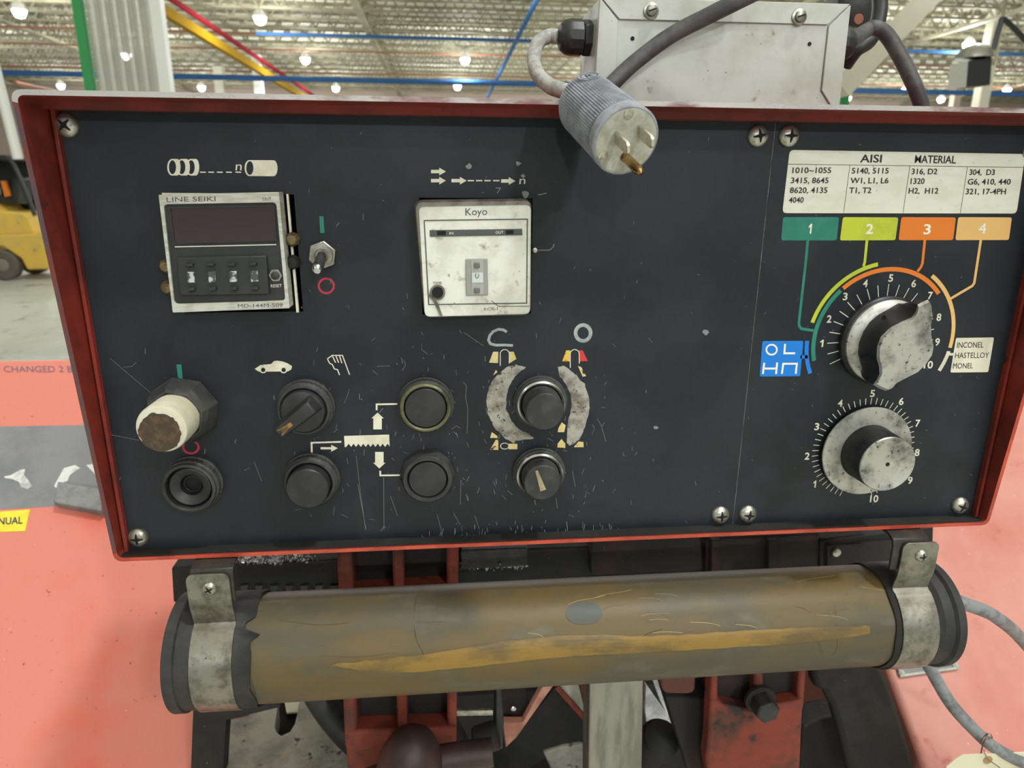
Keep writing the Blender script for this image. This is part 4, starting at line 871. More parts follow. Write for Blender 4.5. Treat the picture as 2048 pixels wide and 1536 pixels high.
bots = [(1262, 335), (1200, 300), (1120, 275), (1010, 300), (900, 365), (760, 440), (640, 540), (560, 660), (505, 800), (490, 930), (520, 1060), (545, 1120), (530, 1200), (500, 1265),
        (560, 1300), (660, 1340)]
T = [aty(*RN(x, y), PY - HT) for x, y in tops]
Bt = [aty(*RN(x, y), PY - 0.0105) for x, y in bots]
ctr = sum(T, Vector()) / len(T)
for k in range(len(bots), len(tops)):
    q_ = T[k]; Bt.append(Vector((c.x + (q_.x - c.x) * 0.86, PY - 0.0105, c.z + (q_.z - c.z) * 0.86)))
Bt = [Vector((c.x + (v.x - c.x) * min(1, 0.0282 / max(1e-6, math.hypot(v.x - c.x, v.z - c.z))), v.y - 0, c.z + (v.z - c.z) * min(1, 0.0282 / max(1e-6, math.hypot(v.x - c.x, v.z - c.z))))) for v in Bt]
def lp(a, b_, t_, y): return [Vector((u.x + (v.x - u.x) * t_, PY - y, u.z + (v.z - u.z) * t_)) for u, v in zip(a, b_)]
mid1 = lp(Bt, T, 0.42, 0.0135); mid2 = lp(Bt, T, 0.86, 0.0215)
ins = [v + (ctr - v) * 0.05 + N * 0.0009 for v in T]
b = B(); b.m = 0; b.loft([lp(Bt, T, 0, 0.0100), mid1, mid2, lp(Bt, T, 1, HT - 0.0010)], True, False); b.m = 1; b.loft([lp(Bt, T, 1, HT - 0.0010), ins], False, True)
obj('grip', b, [m_knobside, m_alu], o, origin=c, label='winged grip with a bright worn face', ang=50)
for xy in ((820, 478), (548, 975)):
    q_ = aty(*RN(*xy), PY - 0.0165); obj('grub_screw', B().lathe(q_, (-0.6, -0.8, 0.2), mm([(1.6, -2), (1.6, 0.6), (0.8, 0.7), (0.7, 0.0)]), 14), m_void, o, origin=c)
# --- knurled knob of the lower dial
c = Vector((c2.x, PY, c2.z))
o = obj('dial_knob', B().lathe(c, N, mm([(33.0, 3.5), (34.0, 4.0), (34.0, 5.0), (33.6, 5.4), (21, 6.4), (20, 6.4)]), 72), m_alu, cbx, origin=c, label='round knurled knob on a wide disc, lower dial')
obj('spindle', B().lathe(c, N, mm([(6, 0), (6, 4)]), 20), m_steel, o, origin=c)
obj('knob_grip', B().lathe(c, N, mm([(21.2, 6.2), (20.6, 8), (20.0, 27.5), (20.0, 28.2)]), 150, {1: 0.013, 2: 0.013}), m_knobside, o, origin=c)
obj('knob_face', B().lathe(c, N, mm([(20.2, 28.0), (20.2, 28.8), (19.7, 29.4), (18.6, 29.3), (18.0, 29.0), (0.01, 29.0)]), 72), m_alu, o, origin=c, label='flat worn metal face')
obj('grub_hole', B().lathe(c + N * 0.0291, N, mm([(1.5, 0), (1.5, 0.05)]), 18), m_void, o, origin=c)
b = B(); b.stroke([aty(*RK(*p_), PY - 0.0058) for p_ in ((330, 1078), (405, 1040), (408, 1080))], 0.9 * MM, closed=True); obj('arrow_mark', b, m_ink, o, origin=c, flat=True)

# ------------------------------------------------------------------ counter (left instrument) and timer
def S(x, y, h): return aty(*SE(x, y), PY - h)
t = thing('digital_counter', 'square digital counter with silver frame in the left cut-out of the panel', 'counter', S(640, 1450, 0.0))
fr4 = [S(75, 437, .012), S(1130, 412, .012), S(1225, 1432, .012), S(200, 1470, .012)]
inn = rrect([S(118, 520, .012), S(1108, 503, .012), S(1188, 1365, .012), S(212, 1395, .012)], 0.0025, 4)
out = rrect(fr4, 0.0006, 4)
b = B(); b.loft([[v + Vector((0, 0.0115, 0)) for v in out], out, inn, [v + Vector((0, 0.002, 0)) for v in inn]], False, False); obj('frame', b, m_seikif, t, label='silver frame')
obj('body', B().prism([v + Vector((0, 0.0115, 0)) for v in fr4], (0, 0.06, 0)), m_black, t)
obj('adapter_strip', B().prism([S(1195, 430, .0008), S(1212, 430, .0008), S(1306, 1470, .0008), S(1284, 1470, .0008)], (0, 0.002, 0)), m_cream, t)
obj('adapter_strip', B().prism([S(105, 420, .0008), S(700, 425, .0008), S(700, 445, .0008), S(105, 445, .0008)], (0, 0.002, 0)), m_cream, t)
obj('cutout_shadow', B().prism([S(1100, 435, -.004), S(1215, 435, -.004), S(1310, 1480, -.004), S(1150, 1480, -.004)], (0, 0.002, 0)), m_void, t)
b = B()
def hp(fr, x0, y0, x1, y1, h): return [fr(x0, y0, h), fr(x1, y0, h), fr(x1, y1, h), fr(x0, y1, h)]
face = obj('face', B().prism([v + Vector((0, 0.0015, 0)) for v in inn], (0, 0.004, 0)), m_face, t)
dq = [S(165, 545, .0118), S(1090, 530, .0118), S(1112, 845, .0118), S(205, 868, .0118)]
dqi = [S(178, 556, .0118), S(1080, 541, .0118), S(1100, 835, .0118), S(218, 857, .0118)]
b = B(); b.loft([dq, dqi, [v + Vector((0, 0.0012, 0)) for v in dqi]], False, False); obj('window_frame', b, m_face, t)
obj('display', B().prism([v + Vector((0, 0.0006, 0)) for v in dqi], (0, 0.0008, 0)), m_lcd, t, label='dark red display window')
b = B(); b.stroke([S(218, 894, .0107), S(1108, 874, .0107)], 1.6 * MM); obj('line_mark', b, m_white, t, flat=True)
tw = [S(228, 990, .0135), S(1018, 970, .0135), S(1045, 1310, .0135), S(262, 1322, .0135)]
obj('thumbwheel_block', B().prism(tw, (0, 0.0035, 0)), m_face, t, bev=0.0006)
tw2 = [S(265, 1090, .0128), S(995, 1066, .0128), S(1005, 1222, .0128), S(285, 1245, .0128)]
for k in range(4):
    x = 322 + k * 186; y = 1114 - k * 3
    obj('digit_window', B().prism([S(x, y, .0142), S(x + 64, y - 2, .0142), S(x + 70, y + 92, .0142), S(x + 8, y + 95, .0142)], (0, 0.001, 0)), m_digit, t)
    obj('up_button', B().prism([S(x - 18, y - 70, .0162), S(x + 50, y - 72, .0162), S(x + 52, y - 48, .0162), S(x - 16, y - 44, .0162)], (0, 0.003, 0)), m_face, t, bev=0.0003)
    obj('down_button', B().prism([S(x + 4, y + 142, .0162), S(x + 66, y + 138, .0162), S(x + 68, y + 166, .0162), S(x + 6, y + 170, .0162)], (0, 0.003, 0)), m_face, t, bev=0.0003)
rb = S(1104, 1143, .0105)
nt_ = obj('reset_nut', B().lathe(rb, N, [(0.0041, 0), (0.0041, 0.0015)], 6), m_steel, t, bev=0.0002)
obj('reset_button', B().lathe(rb, N, [(0.0026, 0.001), (0.0025, 0.003), (0.0008, 0.0036)], 18), m_face, t)
b = B(); text(b, 'RESET', S(1060, 1250, .0107), S(1156, 1246, .0107), S(1060, 1224, .0107)); obj('lettering', b, m_white, t, flat=True)
b = B(); text(b, 'LINE SEIKI', S(146, 500, .0122), S(576, 492, .0122), S(143, 458, .0122)); text(b, 'OUT', S(988, 489, .0122), S(1066, 486, .0122), S(986, 460, .0122)); text(b, 'MD-144M-509', S(772, 1428, .0122), S(1166, 1420, .0122), S(770, 1396, .0122)); obj('lettering', b, m_dgrey, t, flat=True)
for xy in ((1245, 830), (1250, 1030), (140, 1065), (155, 1250)):
    p = S(*xy, .004); obj('clip_screw', B().lathe(p + Vector((0, 0.004, 0)), N, [(0.0045, 0), (0.0045, 0.004), (0.003, 0.006), (0.0005, 0.0065)], 8), m_dbrass if xy[1] != 1030 else m_grime, t)
# timer
def K(x, y, h): return aty(*KO(x, y), PY - h)
t = thing('timer', 'square timer with soiled white face in the right cut-out of the panel', 'timer', K(730, 1420, 0.0))
HK = 0.016
bz = rrect([K(208, 398, HK), K(1245, 384, HK), K(1238, 1408, HK), K(300, 1428, HK)], 0.0055, 6)
bz2 = rrect([K(252, 452, HK), K(1238, 436, HK), K(1230, 1395, HK), K(306, 1420, HK)], 0.0035, 6)
b = B(); b.loft([[v + Vector((0, 0.018, 0)) for v in bz], [v + Vector((0, 0.003, 0)) for v in bz], [v + (v2 - v) * 0.35 + Vector((0, 0.0003, 0)) for v, v2 in zip(bz, bz2)], bz2, [v + Vector((0, 0.0010, 0)) for v in bz2]], True, False); obj('bezel', b, m_koyob, t, label='rounded brown grey bezel', ang=50)
obj('body', B().prism([v + Vector((0, 0.017, 0)) for v in bz], (0, 0.05, 0)), m_black, t)
obj('face_plate', B().prism([v + Vector((0, 0.0006, 0)) for v in bz2], (0, 0.003, 0)), m_koyo, t, label='soiled white face')
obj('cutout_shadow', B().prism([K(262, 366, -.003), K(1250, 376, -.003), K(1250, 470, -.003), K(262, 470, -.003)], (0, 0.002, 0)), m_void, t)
HK2 = HK - 0.0003
b = B()
ol = [K(300, 575, HK2), K(1205, 563, HK2), K(1200, 1300, HK2), K(340, 1313, HK2)]
b.stroke(ol, 2.0 * MM, closed=True)
text(b, 'Koyo', K(662, 530, HK2), K(852, 525, HK2), K(662, 468, HK2)); text(b, 'TIME', K(378, 1136, HK2), K(456, 1134, HK2), K(376, 1114, HK2)); text(b, 'KCX-1', K(825, 1366, HK2), K(945, 1362, HK2), K(824, 1340, HK2))
b.stroke([K(890, 1278, HK2), K(952, 1328, HK2), K(1225, 1328, HK2)], 1.2 * MM)
obj('lettering', b, m_dgrey, t, flat=True)
obj('indicator_band', B().prism([K(347, 660, HK2), K(1160, 648, HK2), K(1162, 704, HK2), K(350, 718, HK2)], (0, 0.0004, 0)), m_dgrey, t)
for x0, x1, y0 in ((414, 490, 667), (1018, 1084, 660)): obj('indicator', B().prism([K(x0, y0, HK), K(x1, y0 - 1, HK), K(x1, y0 + 34, HK), K(x0, y0 + 36, HK)], (0, 0.0006, 0)), m_void, t)
b = B(); text(b, 'IN', K(522, 698, HK + .0001), K(556, 697, HK + .0001), K(521, 676, HK + .0001)); text(b, 'OUT', K(928, 692, HK + .0001), K(995, 690, HK + .0001), K(927, 668, HK + .0001)); obj('lettering', b, m_white, t, flat=True)
ths = obj('thumbwheel', B().prism([K(664, 914, HK + .0008), K(858, 910, HK + .0008), K(862, 1230, HK + .0008), K(670, 1236, HK + .0008)], (0, 0.002, 0)), m_grey, t, bev=0.0004)
obj('thumbwheel_slot', B().prism([K(712, 922, HK + .0011), K(818, 920, HK + .0011), K(822, 1222, HK + .0011), K(718, 1226, HK + .0011)], (0, 0.001, 0)), mat('pale_grey_slot', (166, 167, 162), 0.5), t)
for y0 in (948, 1170): obj('thumb_button', B().prism([K(738, y0, HK + .003), K(788, y0 - 1, HK + .003), K(790, y0 + 40, HK + .003), K(740, y0 + 42, HK + .003)], (0, 0.002, 0)), mat('thumb_grey', (104, 104, 102), 0.5), t, bev=0.0004)
obj('digit_window', B().prism([K(718, 1034, HK + .0014), K(815, 1032, HK + .0014), K(818, 1118, HK + .0014), K(722, 1120, HK + .0014)], (0, 0.0006, 0)), mat('digit_white', (206, 212, 212), 0.4), t)
b = B(); b.stroke([K(752, 1042, HK + .0017), K(752, 1070, HK + .0017), K(764, 1082, HK + .0017), K(778, 1070, HK + .0017), K(778, 1042, HK + .0017)], 1.1 * MM); obj('digit', b, m_dgrey, t, flat=True)
kc = K(418, 1205, HK2); obj('time_socket', B().lathe(kc, N, [(0.0048, 0), (0.0048, 0.0006), (0.0040, 0.0006)], 24), m_koyob, t); obj('socket_hole', B().lathe(kc, N, [(0.0036, 0), (0.0036, 0.0007)], 24), m_void, t)
b = B(); b.poly([K(*p_, HK + .0003) for p_ in ((345, 1215), (372, 1225), (420, 1300), (465, 1420), (440, 1420), (390, 1300), (340, 1240))]); obj('tape_remnant', b, m_koyob, t, flat=True)
# black plug under the timer's edges: the screw to its right
obj('clip_screw', B().lathe(K(1268, 832, 0.002), N, [(0.0018, 0), (0.0016, 0.003), (0.0004, 0.0035)], 10), m_screw, t)

# ------------------------------------------------------------------ tube lamp hung under the box
TC = Vector((0, 0.445, CZ - 0.3272)); TR = 0.0385
xl, xr = -0.1870, 0.3730
lt = thing('tube_lamp', 'yellowed tube lamp hanging under the control box on two steel clamps', 'lamp', (0.1, TC.y, TC.z - TR))
def ring(x, r): return [Vector((x, TC.y + r * math.cos(R(a)), TC.z + r * math.sin(R(a)))) for a in range(0, 360, 6)]
def cyl(b, prof): return b.loft([ring(x, r) for x, r in prof])
obj('tube', cyl(B(), [(xl + 0.012, TR), (0.0, TR), (0.2, TR), (xr - 0.012, TR)]), m_tube, lt)
obj('end_cap', cyl(B(), [(xl - 0.010, 0.036), (xl - 0.008, 0.0415), (xl - 0.001, 0.0415), (xl, 0.0400), (xl + 0.006, 0.0398), (xl + 0.010, 0.0392)]), m_rubber, lt, label='cracked black end cap')
obj('end_cap', cyl(B(), [(xr + 0.010, 0.030), (xr + 0.009, 0.0415), (xr + 0.003, 0.0418), (xr + 0.001, 0.0395), (xr - 0.006, 0.0392), (xr - 0.01, 0.039)]), m_rubber, lt, label='black end cap with the grey cable')
# torn rubber sleeves beside the clamps
b = B(); n_ = 60; L1, L2 = ring(-0.1745, TR + 0.0008), []
for i, p in enumerate(ring(0, TR + 0.0008)):
    a = i * 6
    L2.append(Vector((-0.1375 + (-0.005 if 118 < a < 132 else 0.0) + 0.0008 * math.sin(a * 0.13) + random.uniform(-.0004, .0004) + (0.006 if 132 <= a < 138 else 0), p.y, p.z)))
b.loft([L1, L2], False, False); o = obj('sleeve', b, m_rubber, lt, label='torn black rubber sleeve'); md = o.modifiers.new('s', 'SOLIDIFY'); md.thickness = 0.0012; md.offset = 1
b = B(); L1 = [Vector((0.3270 + 0.0006 * math.sin(i * .8), p.y, p.z)) for i, p in enumerate(ring(0, TR + 0.0006))]; b.loft([L1, ring(0.366, TR + 0.0006)], False, False)
o = obj('sleeve', b, m_rubber, lt, label='black rubber sleeve under the right clamp'); md = o.modifiers.new('s', 'SOLIDIFY'); md.thickness = 0.0010; md.offset = 1
# worn spot, cracks and glue lines on the tube
def tp_(x, y, h=0.0002):
    """point of the tube's front under picture position (x, y)"""
    d = ray(x, y); o_ = CAMP - TC; rr_ = TR + h
    a_ = d.y ** 2 + d.z ** 2; b2 = 2 * (d.y * o_.y + d.z * o_.z); c_ = o_.y ** 2 + o_.z ** 2 - rr_ ** 2
    s_ = (-b2 - math.sqrt(max(0, b2 * b2 - 4 * a_ * c_))) / (2 * a_); return CAMP + d * s_
b = B(); cc = (1168, 1226); rows = []
for k in range(5): rows.append([tp_(cc[0] + 37 * (k / 4) * math.copysign(abs(math.cos(a)) ** .8, math.cos(a)), cc[1] + 23 * (k / 4) * math.sin(a), 0.0003) for a in [i * math.pi / 14 for i in range(28)]])
b.loft(rows[1:], True, False); obj('worn_spot', b, m_spot, lt, label='grey green oval spot')
def band_rows(up, lo_, n_=5, h=0.00025):
    U, L_ = spline([Vector((x, y, 0)) for x, y in up], 8), spline([Vector((x, y, 0)) for x, y in lo_], 8)
    for v_ in U: v_.y += random.uniform(-1.6, 1.6)
    for v_ in L_: v_.y += random.uniform(-0.9, 0.9)
    rows_ = [[tp_(u.x + (v.x - u.x) * k / n_, u.y + (v.y - u.y) * k / n_, h) for u, v in zip(U, L_)] for k in range(n_ + 1)]
    m_ = len(U); return B().add([p for r_ in rows_ for p in r_], [[k * m_ + i, k * m_ + i + 1, (k + 1) * m_ + i + 1, (k + 1) * m_ + i] for k in range(n_) for i in range(m_ - 1)])
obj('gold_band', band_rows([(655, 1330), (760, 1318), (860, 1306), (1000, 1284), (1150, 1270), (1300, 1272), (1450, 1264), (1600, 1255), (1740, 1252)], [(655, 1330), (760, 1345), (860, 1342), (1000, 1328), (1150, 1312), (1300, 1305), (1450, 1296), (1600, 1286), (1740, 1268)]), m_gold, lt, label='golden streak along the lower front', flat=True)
b = B()
def crack(pts, w_=1.1):
    pts = spline([Vector((x, y, 0)) for x, y in pts], 4)
    P_ = [tp_(v.x, v.y) for v in pts]; nrm = Vector((0, P_[0].y - TC.y, P_[0].z - TC.z)).normalized(); b.stroke(P_, w_ * MM, nrm)
crack([(855, 1163), (835, 1190), (829, 1225), (832, 1275), (848, 1310)], 2.0); crack([(835, 1245), (890, 1243)], 1.4); crack([(640, 1312), (720, 1314), (780, 1306)], .9); crack([(560, 1240), (640, 1250), (700, 1245)], .8)
crack([(1143, 1312), (1175, 1298), (1260, 1290), (1290, 1270), (1325, 1258)], 1.2); crack([(1195, 1275), (1260, 1288), (1345, 1290)], 1.0); crack([(505, 1205), (500, 1260), (500, 1340), (512, 1390)], 1.4); crack([(1670, 1210), (1675, 1290), (1665, 1310)], .8)
for k in range(34):
    x = random.uniform(1180, 1750); y = 1232 - (x - 1180) * 0.03 + random.uniform(-45, 70); a = random.uniform(-1.2, 1.2); l = random.uniform(8, 45)
    crack([(x, y), (x + l * .5 * math.cos(a), y + l * .5 * math.sin(a) - 3), (x + l * math.cos(a), y + l * math.sin(a))], random.uniform(.4, .8))
o = obj('cracks', b, mat('crack_brown', (74, 64, 40), 0.5), lt, flat=True); o['kind'] = 'stuff'
b = B()
for k in range(16):
    x = random.uniform(1050, 1760); y = 1200 - (x - 1050) * 0.03 + random.uniform(-20, 100); a = random.uniform(-.5, .5); l = random.uniform(20, 90)
    crack([(x, y), (x + l * .3, y + l * a * .2 - 2), (x + l * .7, y + l * a * .35 - 2), (x + l, y + l * a * .6)], random.uniform(.4, .7))
o = obj('light_scratches', b, mat('bright_scratch', (196, 170, 100), 0.4), lt, flat=True); o['kind'] = 'stuff'
# clamps: bracket from the box, folded tab, band round the tube, screw
for x0, x1, lab in ((-0.1770, -0.1490, 'left steel clamp'), (0.3315, 0.3600, 'right steel clamp')):
    o_ = Vector(((x0 + x1) / 2, TC.y, TC.z)); s_ = x1 - x0
    yb_ = TC.y - 0.021
    prof = [(0.52, ZB - 0.004), (yb_ + 0.008, ZB - 0.004), (yb_ + 0.002, ZB - 0.0065), (yb_, ZB - 0.012), (yb_, ZB - 0.0310)]
    bk = B(); prof2 = [(0.52, ZB - 0.0062), (yb_ + 0.0085, ZB - 0.0062), (yb_ + 0.0035, ZB - 0.0085), (yb_ + 0.0022, ZB - 0.013), (yb_ + 0.0022, ZB - 0.0310)]
    loopx = lambda x: [Vector((x, y, z)) for y, z in prof] + [Vector((x, y, z)) for y, z in reversed(prof2)]
    off = -0.006 if x0 > 0 else 0.002
    br_ = obj('bracket', bk.loft([loopx(x0 + off), loopx(x1 + off)]), m_brkt, lt, bev=0.0005)
    # band: tab top -> tab bottom -> round the front of the tube -> under it
    zt_, yt_ = ZB - 0.0080, yb_ - 0.0015
    path = [(yt_, zt_), (yt_, zt_ - 0.0006), (yt_, zt_ - 0.002), (yt_, zt_ - 0.0045), (yt_, zt_ - 0.012), (yt_, zt_ - 0.021), (yt_ + 0.0004, zt_ - 0.026)]
    Rb = TR + 0.0022
    for a in range(118, 325, 8):
        A = R(a); path.append((TC.y + Rb * math.cos(A), TC.z + Rb * math.sin(A)))
    path = [(y, z) for y, z in path]
    pts = spline([Vector((0, y, z)) for y, z in path], 2)
    th = 0.0016; outl, inl = [], []
    for i, v in enumerate(pts):
        tt = (pts[min(i + 1, len(pts) - 1)] - pts[max(i - 1, 0)]).normalized(); nn = Vector((0, tt.z, -tt.y))
        outl.append(v + nn * th / 2); inl.append(v - nn * th / 2)
    vs = []; nP = len(pts)
    b = B()
    lps = [[Vector((x0, a_.y, a_.z)), Vector((x1, a_.y, a_.z)), Vector((x1, c_.y, c_.z)), Vector((x0, c_.y, c_.z))] for a_, c_ in zip(outl, inl)]
    # rounded top corners of the tab
    for k, sh_ in ((0, 0.0046), (1, 0.0036), (2, 0.0026), (3, 0.0018), (4, 0.0010), (5, 0.0004)):
        if k < len(lps):
            for q_ in (0, 3): lps[k][q_].x += sh_
            for q_ in (1, 2): lps[k][q_].x -= sh_
    obj('clamp_band', b.loft(lps), m_band, lt, label=lab, bev=0.0003, ang=50)
    sp = Vector(((x0 + x1) / 2 + 0.001, yt_ - th / 2, zt_ - 0.0105)); screw_at(sp, 0.0048, lt, 0.5 if x0 < 0 else 0.1, label='screw of the ' + lab)
# cable from the lamp
tag(obj('lamp_cable', B().tube([Vector((xr + 0.005, 0.452, CZ - 0.312)), aty(1960, 1218, .46), aty(2000, 1240, .47), aty(2040, 1275, .49), aty(2085, 1335, .52), aty(2120, 1420, .54)], 0.0056, 14), m_gcable), 'grey cable leaving the right end of the tube lamp', 'cable')
t = thing('power_cable', 'grey cable with a wire tie hanging in front of the right red cover', 'cable', aty(1960, 1470, .53))
obj('cable', B().tube([aty(1835, 1290, .54), aty(1862, 1340, .53), aty(1900, 1405, .52), aty(1945, 1456, .51), aty(1985, 1492, .505), aty(2040, 1522, .50), aty(2110, 1550, .49)], 0.0060, 14), m_gcable, t)
wp = [aty(1975, 1466, .495), aty(1963, 1482, .50), aty(1970, 1493, .515), aty(1984, 1478, .51), aty(1978, 1468, .494), aty(1966, 1490, .50), aty(1962, 1512, .505), aty(1972, 1505, .50)]
obj('wire_tie', B().tube(wp, 0.0007, 6), m_steel, t)
t = thing('paper_tag', 'cream paper tag wired to the grey cable at the lower right', 'tag', aty(1970, 1536, .5))
obj('card', B().prism([aty(x, y, .50) for x, y in ((1912, 1518), (1926, 1510), (2120, 1502), (2120, 1640), (1890, 1640), (1893, 1534))], (0, 0.0008, 0)), mat('cream_card', (222, 214, 188), 0.8), t)
gc = aty(1976, 1520, .4995); obj('grommet', B().lathe(gc, N, [(0.0046, 0), (0.0046, 0.0003), (0.0018, 0.0004)], 22), mat('kraft_grommet', (176, 140, 92), 0.8), t)
obj('wire', B().tube([aty(1968, 1500, .498), aty(1976, 1518, .4985), aty(2000, 1536, .499), aty(2020, 1560, .499)], 0.0005, 6), m_steel, t)

# ------------------------------------------------------------------ on top of the box: junction box, glands, cables, plug
JY = 0.475
def J(x, y, dy=0.0): return aty(x, y, JY + dy)
t = thing('junction_box', 'grey sheet metal junction box standing on the red control box', 'junction box', J(1430, 212))
c4 = [J(1200, -6), J(1702, 8), J(1679, 216), J(1186, 216)]
c4[2].z = c4[3].z = ZT + 0.0035
obj('box_body', B().prism([v + Vector((0, 0.0016, 0)) for v in c4], (0, 0.055, 0)), m_jbox, t, bev=0.001)
ti = [J(1237, 39), J(1657, 50), J(1642, 182), J(1672, 222), J(1230, 222)]
for v in ti[3:]: v.z = ZT + 0.0036
obj('lid_panel', B().prism([v + Vector((0, 0.0010, 0)) for v in ti], (0, 0.001, 0)), m_jbox, t)
g_ = 0.0005
def shrink(pts, k=0.0006):
    c_ = sum(pts, Vector()) / len(pts); return [v + (c_ - v).normalized() * k for v in pts]
for nm, pts in (('top_edging', [c4[0], c4[1], ti[1], ti[0]]), ('left_edging', [c4[0], ti[0], ti[4], c4[3]]), ('right_edging', [c4[1], c4[2], ti[3], ti[2], ti[1]])):
    obj(nm, B().prism([v + Vector((0, -0.0004, 0)) for v in shrink(pts)], (0, 0.0022, 0)), m_jbox, t, bev=0.0004)
for xy in ((1302, 22), (1598, 34)):
    p = J(*xy, -0.0005); o = obj('lid_screw', B().lathe(p, N, [(0.0052, 0), (0.005, 0.0008), (0.0036, 0.0012), (0.0034, 0.003), (0.0028, 0.0034), (0.0001, 0.0034)], 14), m_steel, t, origin=p)
    b = B(); b.stroke([p + Vector((-0.0024, -0.0036, -0.0008)), p + Vector((0.0024, -0.0036, 0.0008))], 0.0009); obj('slot', b, m_void, o, origin=p, flat=True)
for xy in ((1265, 77), (1619, 88)): obj('rivet_hole', B().lathe(J(*xy, 0.0009), N, [(0.0013, 0), (0.0013, 0.0002)], 16), m_void, t)
def gland(c0, ax, label):
    ax = Vector(ax).normalized()
    t = thing('cable_gland', label, 'cable gland', c0)
    obj('lock_nut', B().lathe(c0, ax, mm([(11.5, 0), (11.5, 5.5), (10.5, 6)]), 6, ph=0.3), m_black, t, bev=0.0008)
    obj('dome_nut', B().lathe(c0, ax, mm([(9.6, 6), (11.4, 6.4), (11.4, 13.5), (10.6, 17.5), (8.0, 21), (5.2, 22.2)]), 12), m_black, t, bev=0.0005, ang=28)
    return t
gl = J(1186, 74, 0.026); gl = Vector((c4[3].x - 0.0005 + 0.002, JY + 0.024, J(1186, 74, 0.02).z))
gland(gl, (-1, -0.05, 0.0), 'black cable gland on the left side of the junction box')
gr = Vector((c4[1].x - 0.004, JY + 0.024, J(1700, 85, 0.02).z))
gland(gr, (1, -0.05, -0.05), 'black cable gland on the right side of the junction box')
# plug hanging over the front edge
pf = atd(1252.7, 282.5, 0.347); pb = atd(1168, 205, 0.392); ax = (pf - pb).normalized(); Lp = (pf - pb).length
t = thing('power_plug', 'dusty grey three prong plug hanging over the panel top edge', 'plug', pb)
pr_r = 0.0182
obj('plug_body', B().lathe(pb, ax, [(0.007, -0.004), (0.0118, -0.003), (0.0160, 0.002), (0.0169, 0.006), (0.0173, Lp - 0.0095), (0.0173, Lp - 0.0086)], 150, {3: 0.02, 4: 0.02}), m_plug, t)
obj('groove', B().lathe(pb, ax, [(0.0165, Lp - 0.009), (0.0165, Lp - 0.0068)], 48), m_void, t)
obj('collar', B().lathe(pb, ax, [(0.0171, Lp - 0.0072), (0.0179, Lp - 0.0067), (0.0179, Lp - 0.001), (0.0171, Lp), (0.0157, Lp)], 56), m_plug, t)
obj('plug_face', B().lathe(pb, ax, [(0.0163, Lp - 0.002), (0.0163, Lp + 0.0002), (0.0001, Lp + 0.0003)], 48), m_pface, t, label='off white plug face')
def pface(x, y, h=0.0): return onp(x, y, pf + ax * (0.0003 + h), ax)
CP = cr(980, 0, 4.096)
e1 = (pface(*CP(1225, 1075)) - pface(*CP(1030, 1120))).normalized(); e2 = ax.cross(e1).normalized()
for xy, sl in (((1030, 1125), -1), ((1222, 1075), 1)):
    q0 = pface(*CP(*xy)); b = B(); hw, th = 0.0032, 0.00075
    def bl(l0, hw_): return [q0 + ax * l0 + e1 * (i * th) + e2 * (j * hw_) for i, j in ((-1, -1), (1, -1), (1, 1), (-1, 1))]
    bd = obj('blade', b.loft([bl(-0.001, hw), bl(0.0145, hw), bl(0.0165, hw * 0.6)]), m_nickel, t, bev=0.0002)
    obj('blade_hole', B().lathe(q0 + ax * 0.0118 - e1 * 0.0009, e1, [(0.0015, 0), (0.0015, 0.0018)], 14), m_pface, bd)
q0 = pface(*CP(1105, 1285)); obj('ground_pin', B().lathe(q0, ax, [(0.0025, -0.001), (0.0025, 0.017), (0.0018, 0.0195), (0.0004, 0.0205)], 20), m_brass, t, label='brass ground pin')
for xy in ((1135, 935), (925, 1280)):
    q0 = pface(*CP(*xy)); o = obj('face_screw', B().lathe(q0, ax, [(0.0026, 0), (0.0026, 0.0003), (0.0018, 0.0006), (0.0001, 0.0006)], 18), m_screw, t)
q0 = onp(*CP(822, 590), pb + Vector((0, -0.001, 0.0175)), Vector((-0.1, -0.45, 0.9)))
up_ = (Vector((0, 0, 1)) - ax * ax.z).normalized(); up_ = (up_ + ax.cross(up_) * 0.25).normalized(); sd = ax.cross(up_).normalized()
mc = pb + ax * 0.010 + up_ * 0.01755
b = B(); b.loft([[mc + (ax * math.cos(a_) * 0.0052 + sd * math.sin(a_) * 0.0062) - up_ * k_ for a_ in [i * math.pi / 14 for i in range(28)]] for k_ in (0.0028, 0)], False, True); obj('mark_pad', b, m_plug, t)
b = B(); b.stroke([mc + up_ * 0.0001 + (ax * math.cos(a_) * 0.0040 + sd * math.sin(a_) * 0.0048) for a_ in [i * math.pi / 14 for i in range(28)]], 0.0005, up_, closed=True)
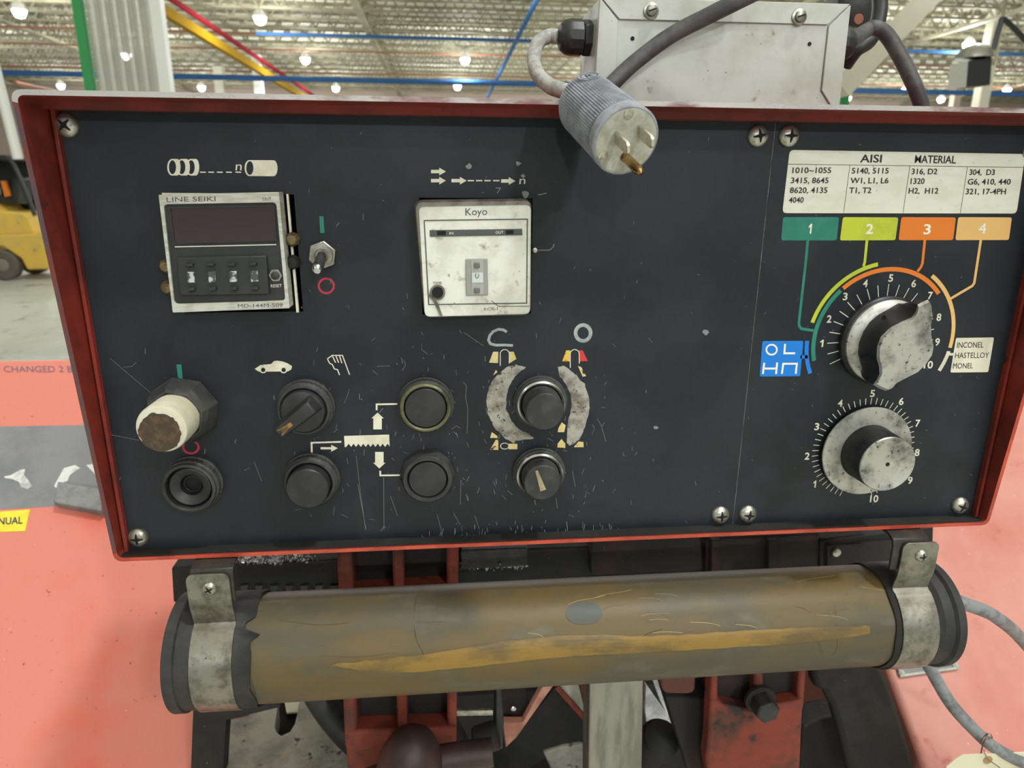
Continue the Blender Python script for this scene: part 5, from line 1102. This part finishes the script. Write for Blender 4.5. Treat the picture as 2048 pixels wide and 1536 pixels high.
text(b, 'R', mc + up_ * 0.0001 + sd * 0.002 + ax * 0.0022, mc + up_ * 0.0001 - sd * 0.0022 + ax * 0.0022, mc + up_ * 0.0001 + sd * 0.002 - ax * 0.0024); obj('mark', b, m_ink, t, flat=True)
# cord from the left gland to the plug
tag(obj('plug_cord', B().tube([gl + Vector((-0.0215, -0.001, 0.0)), atd(1100, 72, .46), atd(1078, 84, .455), atd(1068, 112, .45), atd(1074, 146, .432), atd(1100, 172, .414), atd(1138, 186, .398), pb + ax * 0.002], 0.0046, 16), m_cord), 'dusty pale grey cord looping from the junction box to the plug', 'cord')
tag(obj('cable', B().tube([atd(1196, 196, .436), atd(1228, 164, .436), atd(1268, 126, .436), atd(1340, 72, .432), atd(1420, 30, .425), atd(1520, -20, .415)], 0.0051, 16), m_cable), 'dark grey cable slanting across the junction box', 'cable')
tag(obj('cable', B().tube([gr + Vector((0.02, 0, 0)), atd(1732, 62, .50), atd(1752, 56, .50), atd(1775, 72, .50), atd(1803, 118, .50), atd(1828, 170, .50), atd(1846, 222, .505), atd(1850, 270, .51)], 0.0053, 16), m_cable), 'dark grey cable arching down from the right gland', 'cable')
tag(obj('cable', B().tube([atd(1756, -40, .54), atd(1760, 10, .54), atd(1754, 50, .54), atd(1738, 82, .54), atd(1712, 100, .54), atd(1690, 130, .55)], 0.0058, 16), m_black), 'black cable dropping behind the right gland', 'cable')
lm = atd(1718, 4, .62); t = thing('pendant_switch', 'black switch housing behind the upper right corner of the junction box', 'switch', lm)
obj('housing', B().lathe(lm + Vector((0, 0.02, 0)), (0, -1, 0), [(0.02, 0), (0.021, 0.004), (0.021, 0.022), (0.016, 0.026), (0.002, 0.027)], 32), m_black, t)
obj('orange_label', B().lathe(atd(1717, 38, .60), (0, -1, 0), [(0.0042, 0), (0.0042, 0.0008)], 20), mat('dull_orange', (132, 74, 48), 0.6), t, label='small dull orange spot')
obj('arm', B().tube([lm + Vector((0, 0.02, 0.01)), lm + Vector((0.02, 0.03, 0.1))], 0.008, 10), m_black, t)
